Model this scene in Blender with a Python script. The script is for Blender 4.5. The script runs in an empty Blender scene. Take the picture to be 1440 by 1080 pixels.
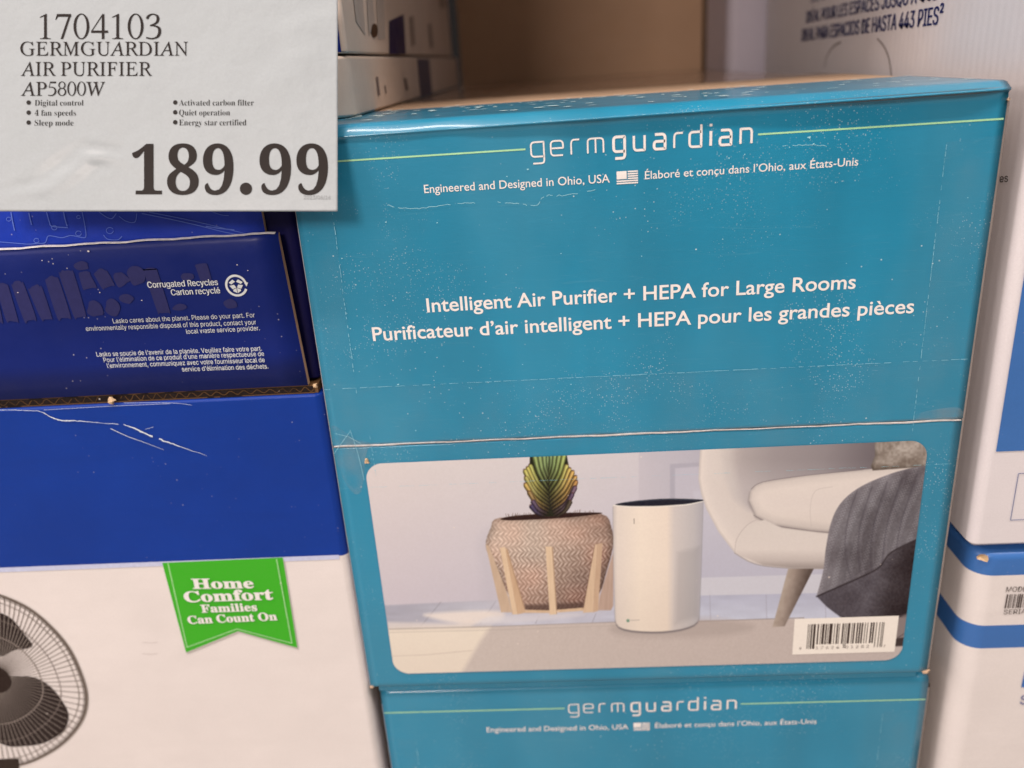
import bpy, bmesh, math, random
import numpy as np
from mathutils import Vector, Matrix

random.seed(7)
rng = np.random.default_rng(11)
scene = bpy.context.scene
COL = scene.collection

# ------------------------------------------------------------------ camera
F_PX, CX, CY = 1170.0, 720.0, 540.0            # focal length and centre in 1440 x 1080 picture units
CAM = np.array([0.134832658227586, -0.4382630476824494, 0.3812723354160365])
ROT = np.array([[0.9972267019874074, 0.03623203778267289, -0.06500880156896748],
                [-0.04749705093722075, -0.36264580541635216, -0.9307158803663942],
                [-0.05729690214649883, 0.9312224542245745, -0.3599191655807932]])
cd = bpy.data.cameras.new('camera')
cd.sensor_width = 36.0
cd.lens = 36.0 * F_PX / 1440.0
cd.clip_start = 0.01
cd.clip_end = 60.0
cd.dof.use_dof = True
cd.dof.focus_distance = 0.447
cd.dof.aperture_fstop = 4.4
cam = bpy.data.objects.new('camera', cd)
COL.objects.link(cam)
m = Matrix.Identity(4)
for i in range(3):
    m[i][0] = ROT[0][i]; m[i][1] = -ROT[1][i]; m[i][2] = -ROT[2][i]; m[i][3] = CAM[i]
cam.matrix_world = m
scene.camera = cam

# ------------------------------------------------------------------ world (dim warm warehouse surroundings)
world = bpy.data.worlds.new('World')
scene.world = world
world.use_nodes = True
wn, wl = world.node_tree.nodes, world.node_tree.links
bg = wn['Background']
tc = wn.new('ShaderNodeTexCoord')
sx = wn.new('ShaderNodeSeparateXYZ')
wl.new(tc.outputs['Generated'], sx.inputs[0])
ramp = wn.new('ShaderNodeValToRGB')
mr = wn.new('ShaderNodeMapRange')
mr.inputs[1].default_value = -1; mr.inputs[2].default_value = 1
adx = wn.new('ShaderNodeMath'); adx.operation = 'MULTIPLY_ADD'
adx.inputs[1].default_value = 0.16
wl.new(sx.outputs[0], adx.inputs[0]); wl.new(sx.outputs[2], adx.inputs[2])
wl.new(adx.outputs[0], mr.inputs[0])
wl.new(mr.outputs[0], ramp.inputs[0])
cr = ramp.color_ramp
cr.elements[0].position = 0.0; cr.elements[0].color = (.42, .37, .345, 1)
cr.elements[1].position = 1.0; cr.elements[1].color = (.90, .76, .68, 1)
for p, c in ((.462, (.42, .37, .345)), (.470, (.045, .038, .036)), (.53, (.05, .042, .04)), (.62, (.50, .42, .375)), (.8, (.8, .68, .6))):
    e = cr.elements.new(p); e.color = (*c, 1)
wl.new(ramp.outputs[0], bg.inputs[0])
bg.inputs[1].default_value = 0.40

# ------------------------------------------------------------------ lamps
def area(name, loc, aim, size, power, color, sy=None):
    ld = bpy.data.lights.new(name, 'AREA')
    ld.size = size
    if sy: ld.shape = 'RECTANGLE'; ld.size_y = sy
    ld.energy = power; ld.color = color
    o = bpy.data.objects.new(name, ld); COL.objects.link(o)
    o.location = loc
    o.rotation_euler = (Vector(aim) - Vector(loc)).to_track_quat('-Z', 'Y').to_euler()
    return o
area('key_lamp', (-.58, -2.20, 1.42), (.15, 0, .25), .6, 30, (1.0, .83, .745), .5)
area('left_lamp', (-2.6, -1.30, 1.50), (.2, 0, .3), 3.0, 46, (1.0, .83, .75), 1.0)
area('ceiling_lamp', (.1, -.85, 2.7), (.1, .0, .3), 4.4, 92, (1.0, .84, .755), .22)

scene.view_settings.view_transform = 'Standard'
scene.view_settings.look = 'None'
scene.view_settings.exposure = -0.05
scene.view_settings.gamma = 1.0
scene.view_settings.use_curve_mapping = False
scene.cycles.use_denoising = True
scene.cycles.max_bounces = 8

# ------------------------------------------------------------------ colour helpers
ILL = np.array([.97, .80, .72])       # colour of the shop light, so that ink() gives the printed albedo
def lin(c):
    c = np.asarray(c, float) / 255.0
    return np.where(c <= .04045, c / 12.92, ((c + .055) / 1.055) ** 2.4)
def ink(c, k=1.0):
    return np.clip((lin(c) - .012) / ILL * k, .003, .88)

# ------------------------------------------------------------------ materials
class Nodes:
    def __init__(s, name):
        s.m = bpy.data.materials.new(name); s.m.use_nodes = True
        s.n = s.m.node_tree.nodes; s.l = s.m.node_tree.links
        s.b = s.n['Principled BSDF']
        s.tc = s.n.new('ShaderNodeTexCoord')
    def mapped(s, scale=(1, 1, 1), rot=(0, 0, 0)):
        mp = s.n.new('ShaderNodeMapping'); mp.inputs['Scale'].default_value = scale
        mp.inputs['Rotation'].default_value = rot
        s.l.new(s.tc.outputs['Object'], mp.inputs[0]); return mp.outputs[0]
    def noise(s, scale, detail=4, rough=.55, vec=None, dist=0):
        n = s.n.new('ShaderNodeTexNoise'); n.inputs['Scale'].default_value = scale
        n.inputs['Detail'].default_value = detail; n.inputs['Roughness'].default_value = rough
        n.inputs['Distortion'].default_value = dist
        s.l.new(vec if vec is not None else s.tc.outputs['Object'], n.inputs['Vector'])
        return n.outputs['Fac']
    def vor(s, scale, vec=None):
        n = s.n.new('ShaderNodeTexVoronoi'); n.inputs['Scale'].default_value = scale
        s.l.new(vec if vec is not None else s.tc.outputs['Object'], n.inputs['Vector'])
        return n
    def rng(s, v, a, b, c=0, d=1):
        n = s.n.new('ShaderNodeMapRange')
        for i, x in enumerate((a, b, c, d)): n.inputs[i + 1].default_value = x
        s.l.new(v, n.inputs[0]); return n.outputs[0]
    def math(s, op, a, b):
        n = s.n.new('ShaderNodeMath'); n.operation = op
        for i, x in enumerate((a, b)):
            if isinstance(x, (int, float)): n.inputs[i].default_value = x
            else: s.l.new(x, n.inputs[i])
        return n.outputs[0]
    def mix(s, f, a, b):
        n = s.n.new('ShaderNodeMix'); n.data_type = 'RGBA'
        if isinstance(f, (int, float)): n.inputs[0].default_value = f
        else: s.l.new(f, n.inputs[0])
        for k, x in ((6, a), (7, b)):
            if isinstance(x, (tuple, list, np.ndarray)): n.inputs[k].default_value = (*[float(v) for v in x], 1)
            else: s.l.new(x, n.inputs[k])
        return n.outputs[2]
    def bump(s, h, strength=.2, dist=.001, prev=None):
        n = s.n.new('ShaderNodeBump'); n.inputs['Strength'].default_value = strength
        n.inputs['Distance'].default_value = dist
        s.l.new(h, n.inputs['Height'])
        if prev is not None: s.l.new(prev, n.inputs['Normal'])
        s.l.new(n.outputs[0], s.b.inputs['Normal']); return n.outputs[0]
    def set(s, **kw):
        for k, v in kw.items():
            k = k.replace('_', ' ')
            if isinstance(v, (int, float)): s.b.inputs[k].default_value = v
            else: s.l.new(v, s.b.inputs[k])
        return s

def card_mat(name, c, rough=.5, coat=0.0, var=.10, bump=.25, flute=0.0, specks=0.0, coat_rough=.2, spec=.4):
    """printed cardboard: base colour with handling wear, soft waviness and (flute) the corrugation showing through"""
    s = Nodes(name)
    c = np.asarray(c, float)
    big = s.noise(14, 5)
    col = s.mix(s.rng(big, .3, .7), c * (1 - var), np.clip(c * (1 + var), 0, .9))
    fine = s.noise(900, 3)
    col = s.mix(s.rng(fine, .3, .7, 0, .35), col, np.clip(c * .86, 0, 1))
    st_ = s.noise(24, 4, .6, s.mapped((.35, 1, 5)))
    col = s.mix(s.rng(st_, .50, .72, 0, .5), col, c * (1 - 1.1 * var))
    if specks:
        v = s.vor(420)
        sep = s.n.new('ShaderNodeSeparateColor'); s.l.new(v.outputs['Color'], sep.inputs[0])
        pick = s.rng(sep.outputs[0], .90, .92)
        dens = s.rng(s.noise(22, 3), .5, .62)
        dot = s.rng(v.outputs['Distance'], .22, .10)
        f = s.math('MULTIPLY', s.math('MULTIPLY', pick, dens), s.math('MULTIPLY', dot, specks))
        col = s.mix(f, col, (.62, .62, .62))
    s.l.new(col, s.b.inputs['Base Color'])
    h = s.noise(34, 4)
    nb = s.bump(h, bump, .0022)
    nb = s.bump(fine, .10, .00015, nb)
    if flute:
        w = s.n.new('ShaderNodeTexWave'); w.inputs['Scale'].default_value = 42
        w.bands_direction = 'Y' if flute > 0 else 'X'
        w.inputs['Distortion'].default_value = .6
        s.l.new(s.tc.outputs['Object'], w.inputs['Vector'])
        s.bump(w.outputs['Fac'], abs(flute), .0006, nb)
    s.set(Roughness=s.rng(s.noise(60, 3), .3, .7, rough * .85, rough * 1.15))
    s.b.inputs['Specular IOR Level'].default_value = spec
    if coat:
        s.set(Coat_Weight=coat, Coat_Roughness=coat_rough)
    return s.m

def teal_mat(name, c):
    """teal printed board under scuffed clear film: pin-prick scratches, painted-in film reflections as bands and patches, gloss"""
    s = Nodes(name)
    c = np.asarray(c, float)
    big = s.noise(9, 4)
    col = s.mix(s.rng(big, .3, .7), c * .92, c * 1.08)
    vb = s.noise(30, 2, .5, s.mapped((1, 1, .06)))
    col = s.mix(s.rng(vb, .45, .62, 0, .25), col, c * .86 + .004)
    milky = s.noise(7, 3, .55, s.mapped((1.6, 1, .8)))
    col = s.mix(s.rng(milky, .44, .70, 0, .34), col, (.085, .32, .47))  # pale patches painted in for reflections on the film
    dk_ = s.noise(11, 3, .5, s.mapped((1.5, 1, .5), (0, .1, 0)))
    col = s.mix(s.rng(dk_, .50, .70, 0, .30), col, c * .68)  # dark patches painted in, the film's darker reflections
    # dust pricks
    def pricks(scale, keep, r0, dens_scale, d0, d1, vec=None):
        v = s.vor(scale, vec)
        sep = s.n.new('ShaderNodeSeparateColor'); s.l.new(v.outputs['Color'], sep.inputs[0])
        pick = s.rng(sep.outputs[0], keep, keep + .01)
        dens = s.rng(s.noise(dens_scale, 4, .6), d0, d1)
        dot = s.rng(v.outputs['Distance'], r0, r0 * .45)
        return s.math('MULTIPLY', s.math('MULTIPLY', pick, dens), dot)
    f1 = pricks(620, .86, .26, 14, .50, .66)
    f2 = pricks(300, .962, .16, 12, .40, .5)
    f4 = pricks(1000, .70, .34, 20, .52, .66)
    f3 = pricks(190, .94, .13, 30, .55, .62, s.mapped((.22, 1, 3.0), (0, .25, 0)))
    f = s.math('MAXIMUM', s.math('MAXIMUM', f1, f2), s.math('MULTIPLY', s.math('MAXIMUM', f3, f4), .7))
    col = s.mix(s.math('MULTIPLY', f, .9), col, (.62, .78, .82))
    # faint hairlines
    hl = s.noise(60, 2, .5, s.mapped((.10, 1, 2.2), (0, .1, 0)), 1.5)
    hf = s.rng(s.math('ABSOLUTE', s.math('SUBTRACT', hl, .5), 0), .006, .0, 0, .045)
    col = s.mix(hf, col, (.35, .6, .65))
    s.l.new(col, s.b.inputs['Base Color'])
    nb = s.bump(s.noise(26, 3), .22, .002)
    nb = s.bump(s.noise(170, 3, .6, s.mapped((1, 1, 2.2))), .16, .0005, nb)
    nb = s.bump(s.noise(16, 2, .5, s.mapped((2.4, 1, .25))), .25, .0016, nb)
    s.set(Roughness=.36, Coat_Weight=.55)
    s.set(Coat_Roughness=s.rng(s.noise(40, 4), .3, .7, .06, .16))
    s.b.inputs['Specular IOR Level'].default_value = .4
    return s.m

_ink = {}
def ink_mat(c, k=1.0, rough=.5, coat=0.08):
    key = (tuple(c), k, rough, coat)
    if key not in _ink:
        s = Nodes('ink_%d_%d_%d' % tuple(c))
        a = ink(c, k)
        wear = s.noise(260, 4, .6)
        col = s.mix(s.rng(wear, .35, .65), a * .93, np.clip(a * 1.05, 0, .9))
        s.l.new(col, s.b.inputs['Base Color'])
        s.set(Roughness=rough, Coat_Weight=coat, Coat_Roughness=.25)
        s.b.inputs['Specular IOR Level'].default_value = .22
        _ink[key] = s.m
    return _ink[key]

def vc_mat(name, rough=.48, coat=.12):
    s = Nodes(name)
    a = s.n.new('ShaderNodeAttribute'); a.attribute_name = 'Col'
    grain = s.noise(700, 2)
    col = s.mix(s.rng(grain, .3, .7, 0, .05), a.outputs['Color'], (.25, .2, .19))
    v = s.vor(300); sep = s.n.new('ShaderNodeSeparateColor'); s.l.new(v.outputs['Color'], sep.inputs[0])
    f = s.math('MULTIPLY', s.rng(sep.outputs[0], .985, .99), s.rng(v.outputs['Distance'], .22, .1))
    col = s.mix(s.math('MULTIPLY', f, .7), col, (.8, .76, .72))
    s.l.new(col, s.b.inputs['Base Color'])
    nb = s.bump(s.noise(30, 3), .2, .0016)
    s.bump(s.noise(240, 2), .06, .0003, nb)
    s.set(Roughness=rough, Coat_Weight=coat, Coat_Roughness=.18)
    s.b.inputs['Specular IOR Level'].default_value = .22
    return s.m

def tape_mat(name, fac=.10):
    m_ = bpy.data.materials.new(name); m_.use_nodes = True
    n, l = m_.node_tree.nodes, m_.node_tree.links
    n.clear()
    out = n.new('ShaderNodeOutputMaterial'); mx = n.new('ShaderNodeMixShader')
    tr = n.new('ShaderNodeBsdfTransparent'); pr = n.new('ShaderNodeBsdfPrincipled')
    pr.inputs['Base Color'].default_value = (.45, .50, .50, 1); pr.inputs['Roughness'].default_value = .12
    t = n.new('ShaderNodeTexCoord'); nz = n.new('ShaderNodeTexNoise'); nz.inputs['Scale'].default_value = 45
    nz.inputs['Detail'].default_value = 5
    l.new(t.outputs['Object'], nz.inputs['Vector'])
    r = n.new('ShaderNodeMapRange')
    r.inputs[1].default_value = .42; r.inputs[2].default_value = .72; r.inputs[3].default_value = fac * .25; r.inputs[4].default_value = fac * 2
    l.new(nz.outputs['Fac'], r.inputs[0]); l.new(r.outputs[0], mx.inputs[0])
    bp = n.new('ShaderNodeBump'); bp.inputs['Strength'].default_value = .3; bp.inputs['Distance'].default_value = .001
    l.new(nz.outputs['Fac'], bp.inputs['Height']); l.new(bp.outputs[0], pr.inputs['Normal'])
    l.new(tr.outputs[0], mx.inputs[1]); l.new(pr.outputs[0], mx.inputs[2]); l.new(mx.outputs[0], out.inputs[0])
    return m_

def cream_mat(name, c, rough=.7):
    s = Nodes(name); c = np.asarray(c, float)
    col = s.mix(s.rng(s.noise(350, 4), .3, .7), c * .72, np.clip(c * 1.15, 0, .9))
    s.l.new(col, s.b.inputs['Base Color']); s.bump(s.noise(500, 3), .3, .0004)
    s.set(Roughness=rough); return s.m

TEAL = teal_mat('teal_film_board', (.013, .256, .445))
KRAFT = card_mat('kraft_board', ink((176, 138, 110)), .7, 0, .12, .2)
KRAFT_FILM = card_mat('kraft_under_film', ink((168, 130, 104)), .45, .8, .10, .12, coat_rough=.10)
KRAFT_LIGHT = card_mat('kraft_raw_and_lit', ink((196, 156, 126)), .7, 0, .12, .2)
KRAFT_GREY = card_mat('kraft_grey_edge', ink((150, 132, 124)), .5, .5, .2, .4)
KRAFT_DARK = card_mat('kraft_dark', ink((110, 78, 52)), .75, 0, .2, .3)
WHITE = card_mat('white_board', ink((230, 210, 201)), .48, .10, .045, .28)
WHITE_FLUTE = card_mat('white_fluted_board', ink((224, 206, 202)), .5, .10, .03, .18, flute=.10)
WHITE_DIM = card_mat('white_dimmed_board', ink((200, 172, 154)), .6, 0, .06, .2, flute=.10)  # white toned down and warmed for sides turned from the light
BLUE_R = card_mat('mid_blue_board', ink((66, 108, 166)), .42, .25, .06, .25, specks=.5)
NAVY = card_mat('navy_board', ink((20, 44, 104)), .45, .06, .08, .3, specks=.6, spec=.2)
ROYAL = card_mat('royal_blue_board', ink((22, 60, 136)), .45, .08, .10, .4, specks=.4, spec=.2)
ROYAL_BRIGHT = card_mat('bright_blue_board', ink((18, 60, 166)), .4, .22, .12, .5, specks=.5, coat_rough=.12)
NAVY_SHADED = card_mat('shaded_navy_board', ink((22, 30, 80), .7), .45, .06, .1, .3, spec=.2)  # navy darkened for the shade in the gap by the teal carton
CREAM = cream_mat('torn_paper_edge', ink((238, 226, 214)))
PAPER = card_mat('sign_paper', ink((217, 213, 211), .56), .5, .12, .03, .75, spec=.3)
VC = vc_mat('printed_picture')
TAPE = tape_mat('clear_tape', .022)
DEBRIS = cream_mat('card_debris', (.62, .46, .28))
SPECK = cream_mat('white_speck', (.85, .82, .8))

# ------------------------------------------------------------------ objects
class Thing:
    def __init__(s, name, label, cat, base, group=None):
        s.e = bpy.data.objects.new(name, None); COL.objects.link(s.e)
        s.e.empty_display_size = .02
        s.base = np.array(base, float); s.e.location = base
        s.e['label'] = label; s.e['category'] = cat
        if group: s.e['group'] = group

def link_mesh(name, verts, faces, mats, parent=None, midx=None, smooth=False, cols=None, under=None):
    """one mesh object; verts in world metres; parent is a Thing; under is the part it belongs to"""
    v = np.asarray(verts, float).reshape(-1, 3)
    if parent is not None: v = v - parent.base
    me = bpy.data.meshes.new(name)
    me.from_pydata(v.tolist(), [], faces)
    for mm in (mats if isinstance(mats, (list, tuple)) else [mats]): me.materials.append(mm)
    if midx is not None: me.polygons.foreach_set('material_index', np.asarray(midx, np.int32))
    if smooth is not False:
        me.polygons.foreach_set('use_smooth', np.full(len(faces), True) if smooth is True else np.asarray(smooth, bool))
    if cols is not None:
        a = me.color_attributes.new('Col', 'FLOAT_COLOR', 'POINT')
        c = np.ones((len(v), 4), np.float32); c[:, :3] = cols
        a.data.foreach_set('color', c.ravel())
    me.update()
    o = bpy.data.objects.new(name, me); COL.objects.link(o)
    if under is not None: o.parent = under
    elif parent is not None: o.parent = parent.e
    return o

def rbox(name, x0, x1, y0, y1, zs, mats, r=.004, rt=.002, parent=None, n=6, smooth_z=True, yaw=0.0, pivot=None, under=None):
    """carton: rounded outline in plan, one band per pair of zs with its own material; zs run bottom to top"""
    out = []
    for cx, cy, a0 in ((x1 - r, y1 - r, 0), (x0 + r, y1 - r, 90), (x0 + r, y0 + r, 180), (x1 - r, y0 + r, 270)):
        for k in range(n + 1):
            a = math.radians(a0 + 90 * k / n); out.append((cx, cy, math.cos(a), math.sin(a)))
    mats = list(mats)
    rings = [(zs[0], -rt, 0)]
    rings.append((zs[0] + rt, 0, 0))
    for i in range(1, len(zs) - 1): rings.append((zs[i], 0, i))
    rings.append((zs[-1] - rt, 0, len(zs) - 2)); rings.append((zs[-1] - rt * .3, -rt * .3, len(zs) - 2)); rings.append((zs[-1], -rt, len(zs) - 2))
    V, Fc, MI = [], [], []
    for z, off, _ in rings:
        for cx, cy, ux, uy in out: V.append((cx + ux * (r + off), cy + uy * (r + off), z))
    L = len(out)
    for i in range(len(rings) - 1):
        for k in range(L):
            Fc.append((i * L + k, i * L + (k + 1) % L, (i + 1) * L + (k + 1) % L, (i + 1) * L + k))
            MI.append(min(rings[i][2] if i else 0, len(mats) - 1))
    # band material: band i lies between zs[i] and zs[i+1]
    MI2 = []
    for i in range(len(rings) - 1):
        zm = (rings[i][0] + rings[i + 1][0]) / 2
        b = max(j for j in range(len(zs) - 1) if zm >= zs[j] - 1e-9)
        MI2 += [min(b, len(mats) - 1)] * L
    Fc.append(tuple(range(L))[::-1]); Fc.append(tuple(range((len(rings) - 1) * L, len(rings) * L)))
    MI2 += [0, len(mats) - 1]
    V = np.array(V)
    if yaw:
        p = np.array(pivot); ca, sa = math.cos(yaw), math.sin(yaw)
        d = V[:, :2] - p; V[:, :2] = p + np.stack([d[:, 0] * ca - d[:, 1] * sa, d[:, 0] * sa + d[:, 1] * ca], 1)
    sm = [True] * (len(Fc) - 2) + [False, False]
    o = link_mesh(name, V, Fc, mats, parent, MI2, sm, under=under)
    wn_ = o.modifiers.new('weighted_normal', 'WEIGHTED_NORMAL'); wn_.weight = 100
    return o

def bar(name, x0, x1, y0, y1, z0, z1, mat, parent=None, under=None):
    V = [(x, y, z) for z in (z0, z1) for y in (y0, y1) for x in (x0, x1)]
    Fc = [(0, 2, 3, 1), (4, 5, 7, 6), (0, 1, 5, 4), (2, 6, 7, 3), (0, 4, 6, 2), (1, 3, 7, 5)]
    return link_mesh(name, V, Fc, mat, parent, under=under)

# ------------------------------------------------------------------ flat surfaces that carry printing
class Surf:
    def __init__(s, O, U, V, N):
        s.O, s.U, s.V, s.N = [np.array(a, float) for a in (O, U, V, N)]
    def q(s, x, y):
        d = ROT.T @ np.array([(x - CX) / F_PX, (y - CY) / F_PX, 1.0])
        t = np.dot(s.O - CAM, s.N) / np.dot(d, s.N)
        p = CAM + t * d - s.O
        return np.array([p @ s.U, p @ s.V])
    def to3(s, uv, h=0.0):
        uv = np.asarray(uv, float)
        return s.O + uv[:, :1] * s.U + uv[:, 1:2] * s.V + s.N * np.asarray(h, float).reshape(-1, 1)

def front(y): return Surf((0, y, 0), (1, 0, 0), (0, 0, 1), (0, -1, 0))
def side_l(x): return Surf((x, 0, 0), (0, -1, 0), (0, 0, 1), (-1, 0, 0))     # faces -X, reads towards the viewer
def side_r(x): return Surf((x, 0, 0), (0, 1, 0), (0, 0, 1), (1, 0, 0))

class Print:
    """collects flat inked shapes on a surface; one mesh, colour per vertex"""
    def __init__(s, surf, h=.00015, step=.000004):
        s.s, s.h, s.step, s.k = surf, h, step, 0
        s.V, s.F, s.C = [], [], []
        s.hold = False
    def _add(s, uv, faces, col):
        if not s.hold: s.k += 1
        b = len(s.V)
        s.V += s.s.to3(uv, np.full(len(uv), s.h + s.k * s.step)).tolist()
        s.F += [tuple(b + i for i in f) for f in faces]
        col = np.asarray(col, float)
        s.C += (np.tile(col, (len(uv), 1)) if col.ndim == 1 else col).tolist()
    def poly(s, uv, col=(1, 1, 1)):
        uv = np.asarray(uv, float); s._add(uv, [tuple(range(len(uv)))], col)
    def polypx(s, pts, col=(1, 1, 1)): s.poly([s.s.q(*p) for p in pts], col)
    def strip(s, a, b, col=(1, 1, 1), closed=False):
        n = len(a); uv = np.concatenate([a, b])
        fc = [(i, (i + 1) % n, n + (i + 1) % n, n + i) for i in range(n if closed else n - 1)]
        s._add(uv, fc, col)
    def stroke(s, path, w, col=(1, 1, 1), closed=False):
        p = np.asarray(path, float)
        if closed: t = np.roll(p, -1, 0) - np.roll(p, 1, 0)
        else: t = np.gradient(p, axis=0)
        t /= np.maximum(np.linalg.norm(t, axis=1, keepdims=True), 1e-12)
        nrm = np.stack([-t[:, 1], t[:, 0]], 1)
        w = np.broadcast_to(np.asarray(w, float), (len(p),)).reshape(-1, 1) / 2
        s.strip(p + nrm * w, p - nrm * w, col, closed)
    def strokepx(s, pts, wpx, col=(1, 1, 1), smooth=False):
        p = np.array(pts, float)
        if smooth: p = spline(p, 8)
        uv = np.array([s.s.q(*a) for a in p])
        k = np.linalg.norm(s.s.q(p[0][0] + 1, p[0][1]) - s.s.q(*p[0]))
        s.stroke(uv, np.asarray(wpx) * k, col)
    def disc(s, c, rx, ry=None, col=(1, 1, 1), n=28):
        a = np.linspace(0, 2 * math.pi, n, endpoint=False); ry = ry or rx
        s.poly(np.stack([c[0] + rx * np.cos(a), c[1] + ry * np.sin(a)], 1), col)
    def build(s, name, mat, parent, under=None, use_col=False):
        return link_mesh(name, s.V, s.F, mat, parent, cols=s.C if use_col else None, under=under)

def spline(p, k=8, closed=False):
    p = np.asarray(p, float); n = len(p); out = []
    for i in range(n if closed else n - 1):
        if closed: a, b, c, d = p[(i - 1) % n], p[i], p[(i + 1) % n], p[(i + 2) % n]
        else: a, b, c, d = p[max(i - 1, 0)], p[i], p[i + 1], p[min(i + 2, n - 1)]
        for t in np.arange(k) / k:
            out.append(.5 * ((2 * b) + (c - a) * t + (2 * a - 5 * b + 4 * c - d) * t * t + (3 * b - a - 3 * c + d) * t ** 3))
    if not closed: out.append(p[-1])
    return np.array(out)

# ------------------------------------------------------------------ lettering
FONTDIR = (bpy.utils.system_resource('DATAFILES') or '') + '/fonts/'
_fonts = {}
def get_font(f):
    if f is None: return None
    if f not in _fonts:
        try: _fonts[f] = bpy.data.fonts.load(FONTDIR + f)
        except Exception: _fonts[f] = None
    return _fonts[f]
MATHF, INTER = 'NotoSansMath-Regular.woff2', 'Inter.woff2'
_glyphs = {}
def glyphs(body, font=None, off=0.0):
    key = (body, font, off)
    if key not in _glyphs:
        cu = bpy.data.curves.new('lettering', 'FONT'); cu.body = body; cu.size = 1.0
        cu.offset = off; cu.resolution_u = 4
        f = get_font(font)
        if f is not None: cu.font = f
        o = bpy.data.objects.new('lettering', cu); COL.objects.link(o)
        bpy.context.view_layer.update()
        me = bpy.data.meshes.new_from_object(o.evaluated_get(bpy.context.evaluated_depsgraph_get()))
        v = np.empty(len(me.vertices) * 3); me.vertices.foreach_get('co', v)
        v = v.reshape(-1, 3)[:, :2]
        fc = [tuple(p.vertices) for p in me.polygons]
        bpy.data.objects.remove(o); bpy.data.curves.remove(cu); bpy.data.meshes.remove(me)
        _glyphs[key] = (v, fc)
    return _glyphs[key]
def serif(s, bold):
    up, lo, dg = (0x1d400, 0x1d41a, 0x1d7ce) if bold else (0x1d434, 0x1d44e, 0)
    r = ''
    for c in s:
        if 'A' <= c <= 'Z': r += chr(up + ord(c) - 65)
        elif 'a' <= c <= 'z': r += '\u210e' if (c == 'h' and not bold) else chr(lo + ord(c) - 97)
        elif '0' <= c <= '9' and dg: r += chr(dg + ord(c) - 48)
        else: r += c
    if get_font(MATHF) is None: return s
    return r
def text(pr, body, a, b, cap, col=(1, 1, 1), font=None, off=0.0, ref='H', unslant=0.0, prefix=None):
    """lettering whose baseline runs between picture points a and b on the surface; cap = capital height there"""
    v, fc = glyphs(body, font, off)
    if len(v) == 0: return
    v = v.copy()
    hv = glyphs(ref, font, off)[0]; ch = hv[:, 1].max()
    if unslant: v[:, 0] -= unslant * v[:, 1]
    x0 = v[:, 0].min()
    if prefix:
        pv = glyphs(prefix, font, off)[0]; x1 = (pv[:, 0] - unslant * pv[:, 1]).max()
    else: x1 = v[:, 0].max()
    A, B = pr.s.q(*a), pr.s.q(*b)
    d = B - A; w = np.linalg.norm(d); d /= w
    nrm = np.array([-d[1], d[0]])
    T = pr.s.q(a[0], a[1] - cap)
    hh = abs((T - A) @ nrm)
    uv = A + np.outer((v[:, 0] - x0) * w / (x1 - x0), d) + np.outer(v[:, 1] * hh / ch, nrm)
    pr._add(uv, fc, col)

# ------------------------------------------------------------------ the floor the stacks stand on
FLOOR_Z = -.367
fl = Nodes('concrete_floor')
fcol = fl.mix(fl.rng(fl.noise(3, 6), .3, .7), (.30, .275, .25), (.40, .37, .34))
fl.l.new(fcol, fl.b.inputs['Base Color']); fl.set(Roughness=.5); fl.bump(fl.noise(60, 4), .2, .001)
o = link_mesh('floor', [(-5, -5, FLOOR_Z), (5, -5, FLOOR_Z), (5, 4, FLOOR_Z), (-5, 4, FLOOR_Z)], [(0, 1, 2, 3)], fl.m)
o['kind'] = 'structure'

# an unseen deck added over the stacks: it keeps the ceiling light off the back of the bay
sh = bar('shade_deck', -1.6, 1.9, -.120, 1.2, 1.06, 1.16, card_mat('shade_deck_board', (.32, .22, .14), .7))
sh['kind'] = 'structure'

# ================================================================== teal purifier cartons
W, H, D = .360, .3575, .300
SEAM = .1776
tb = Thing('purifier_carton', 'large teal printed carton with living room picture, on top of another teal carton', 'carton', (.18, .13, 0.0),
           'teal purifier cartons')
FR = front(0.0)

def panel(name, prof_out, thick, x0, x1, nx, mats, parent, wob=0.0, under=None):
    """bent board: outer profile (y,z) extruded along x with a thickness; the cut ends show raw board"""
    xs = np.linspace(x0, x1, nx)
    V = []
    for x in xs:
        po = np.array(prof_out(x) if callable(prof_out) else prof_out, float)
        t = np.gradient(po, axis=0); t /= np.linalg.norm(t, axis=1, keepdims=True)
        inn = po + np.stack([t[:, 1], -t[:, 0]], 1) * thick
        ring = np.concatenate([po, inn[::-1]]); L = len(ring); n = len(po)
        for k, (y, z) in enumerate(ring):
            w_ = wob * (math.sin(x * 31 + z * 9) * .6 + math.sin(x * 77 + 1.3) * .3 + math.sin(z * 40 + x * 12) * .4) if wob else 0
            V.append((x, y + w_, z))
    Fc, MI, SM = [], [], []
    for i in range(nx - 1):
        for k in range(L):
            Fc.append((i * L + k, (i + 1) * L + k, (i + 1) * L + (k + 1) % L, i * L + (k + 1) % L))
            outer = k < n - 1
            MI.append(0 if outer else 1); SM.append(outer)
    Fc.append(tuple(range(L))); Fc.append(tuple(range((nx - 1) * L, nx * L))[::-1]); MI += [1, 1]; SM += [False, False]
    o = link_mesh(name, V, Fc, mats, parent, MI, SM, under=under)
    wn_ = o.modifiers.new('weighted_normal', 'WEIGHTED_NORMAL'); wn_.weight = 60
    return o

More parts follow.
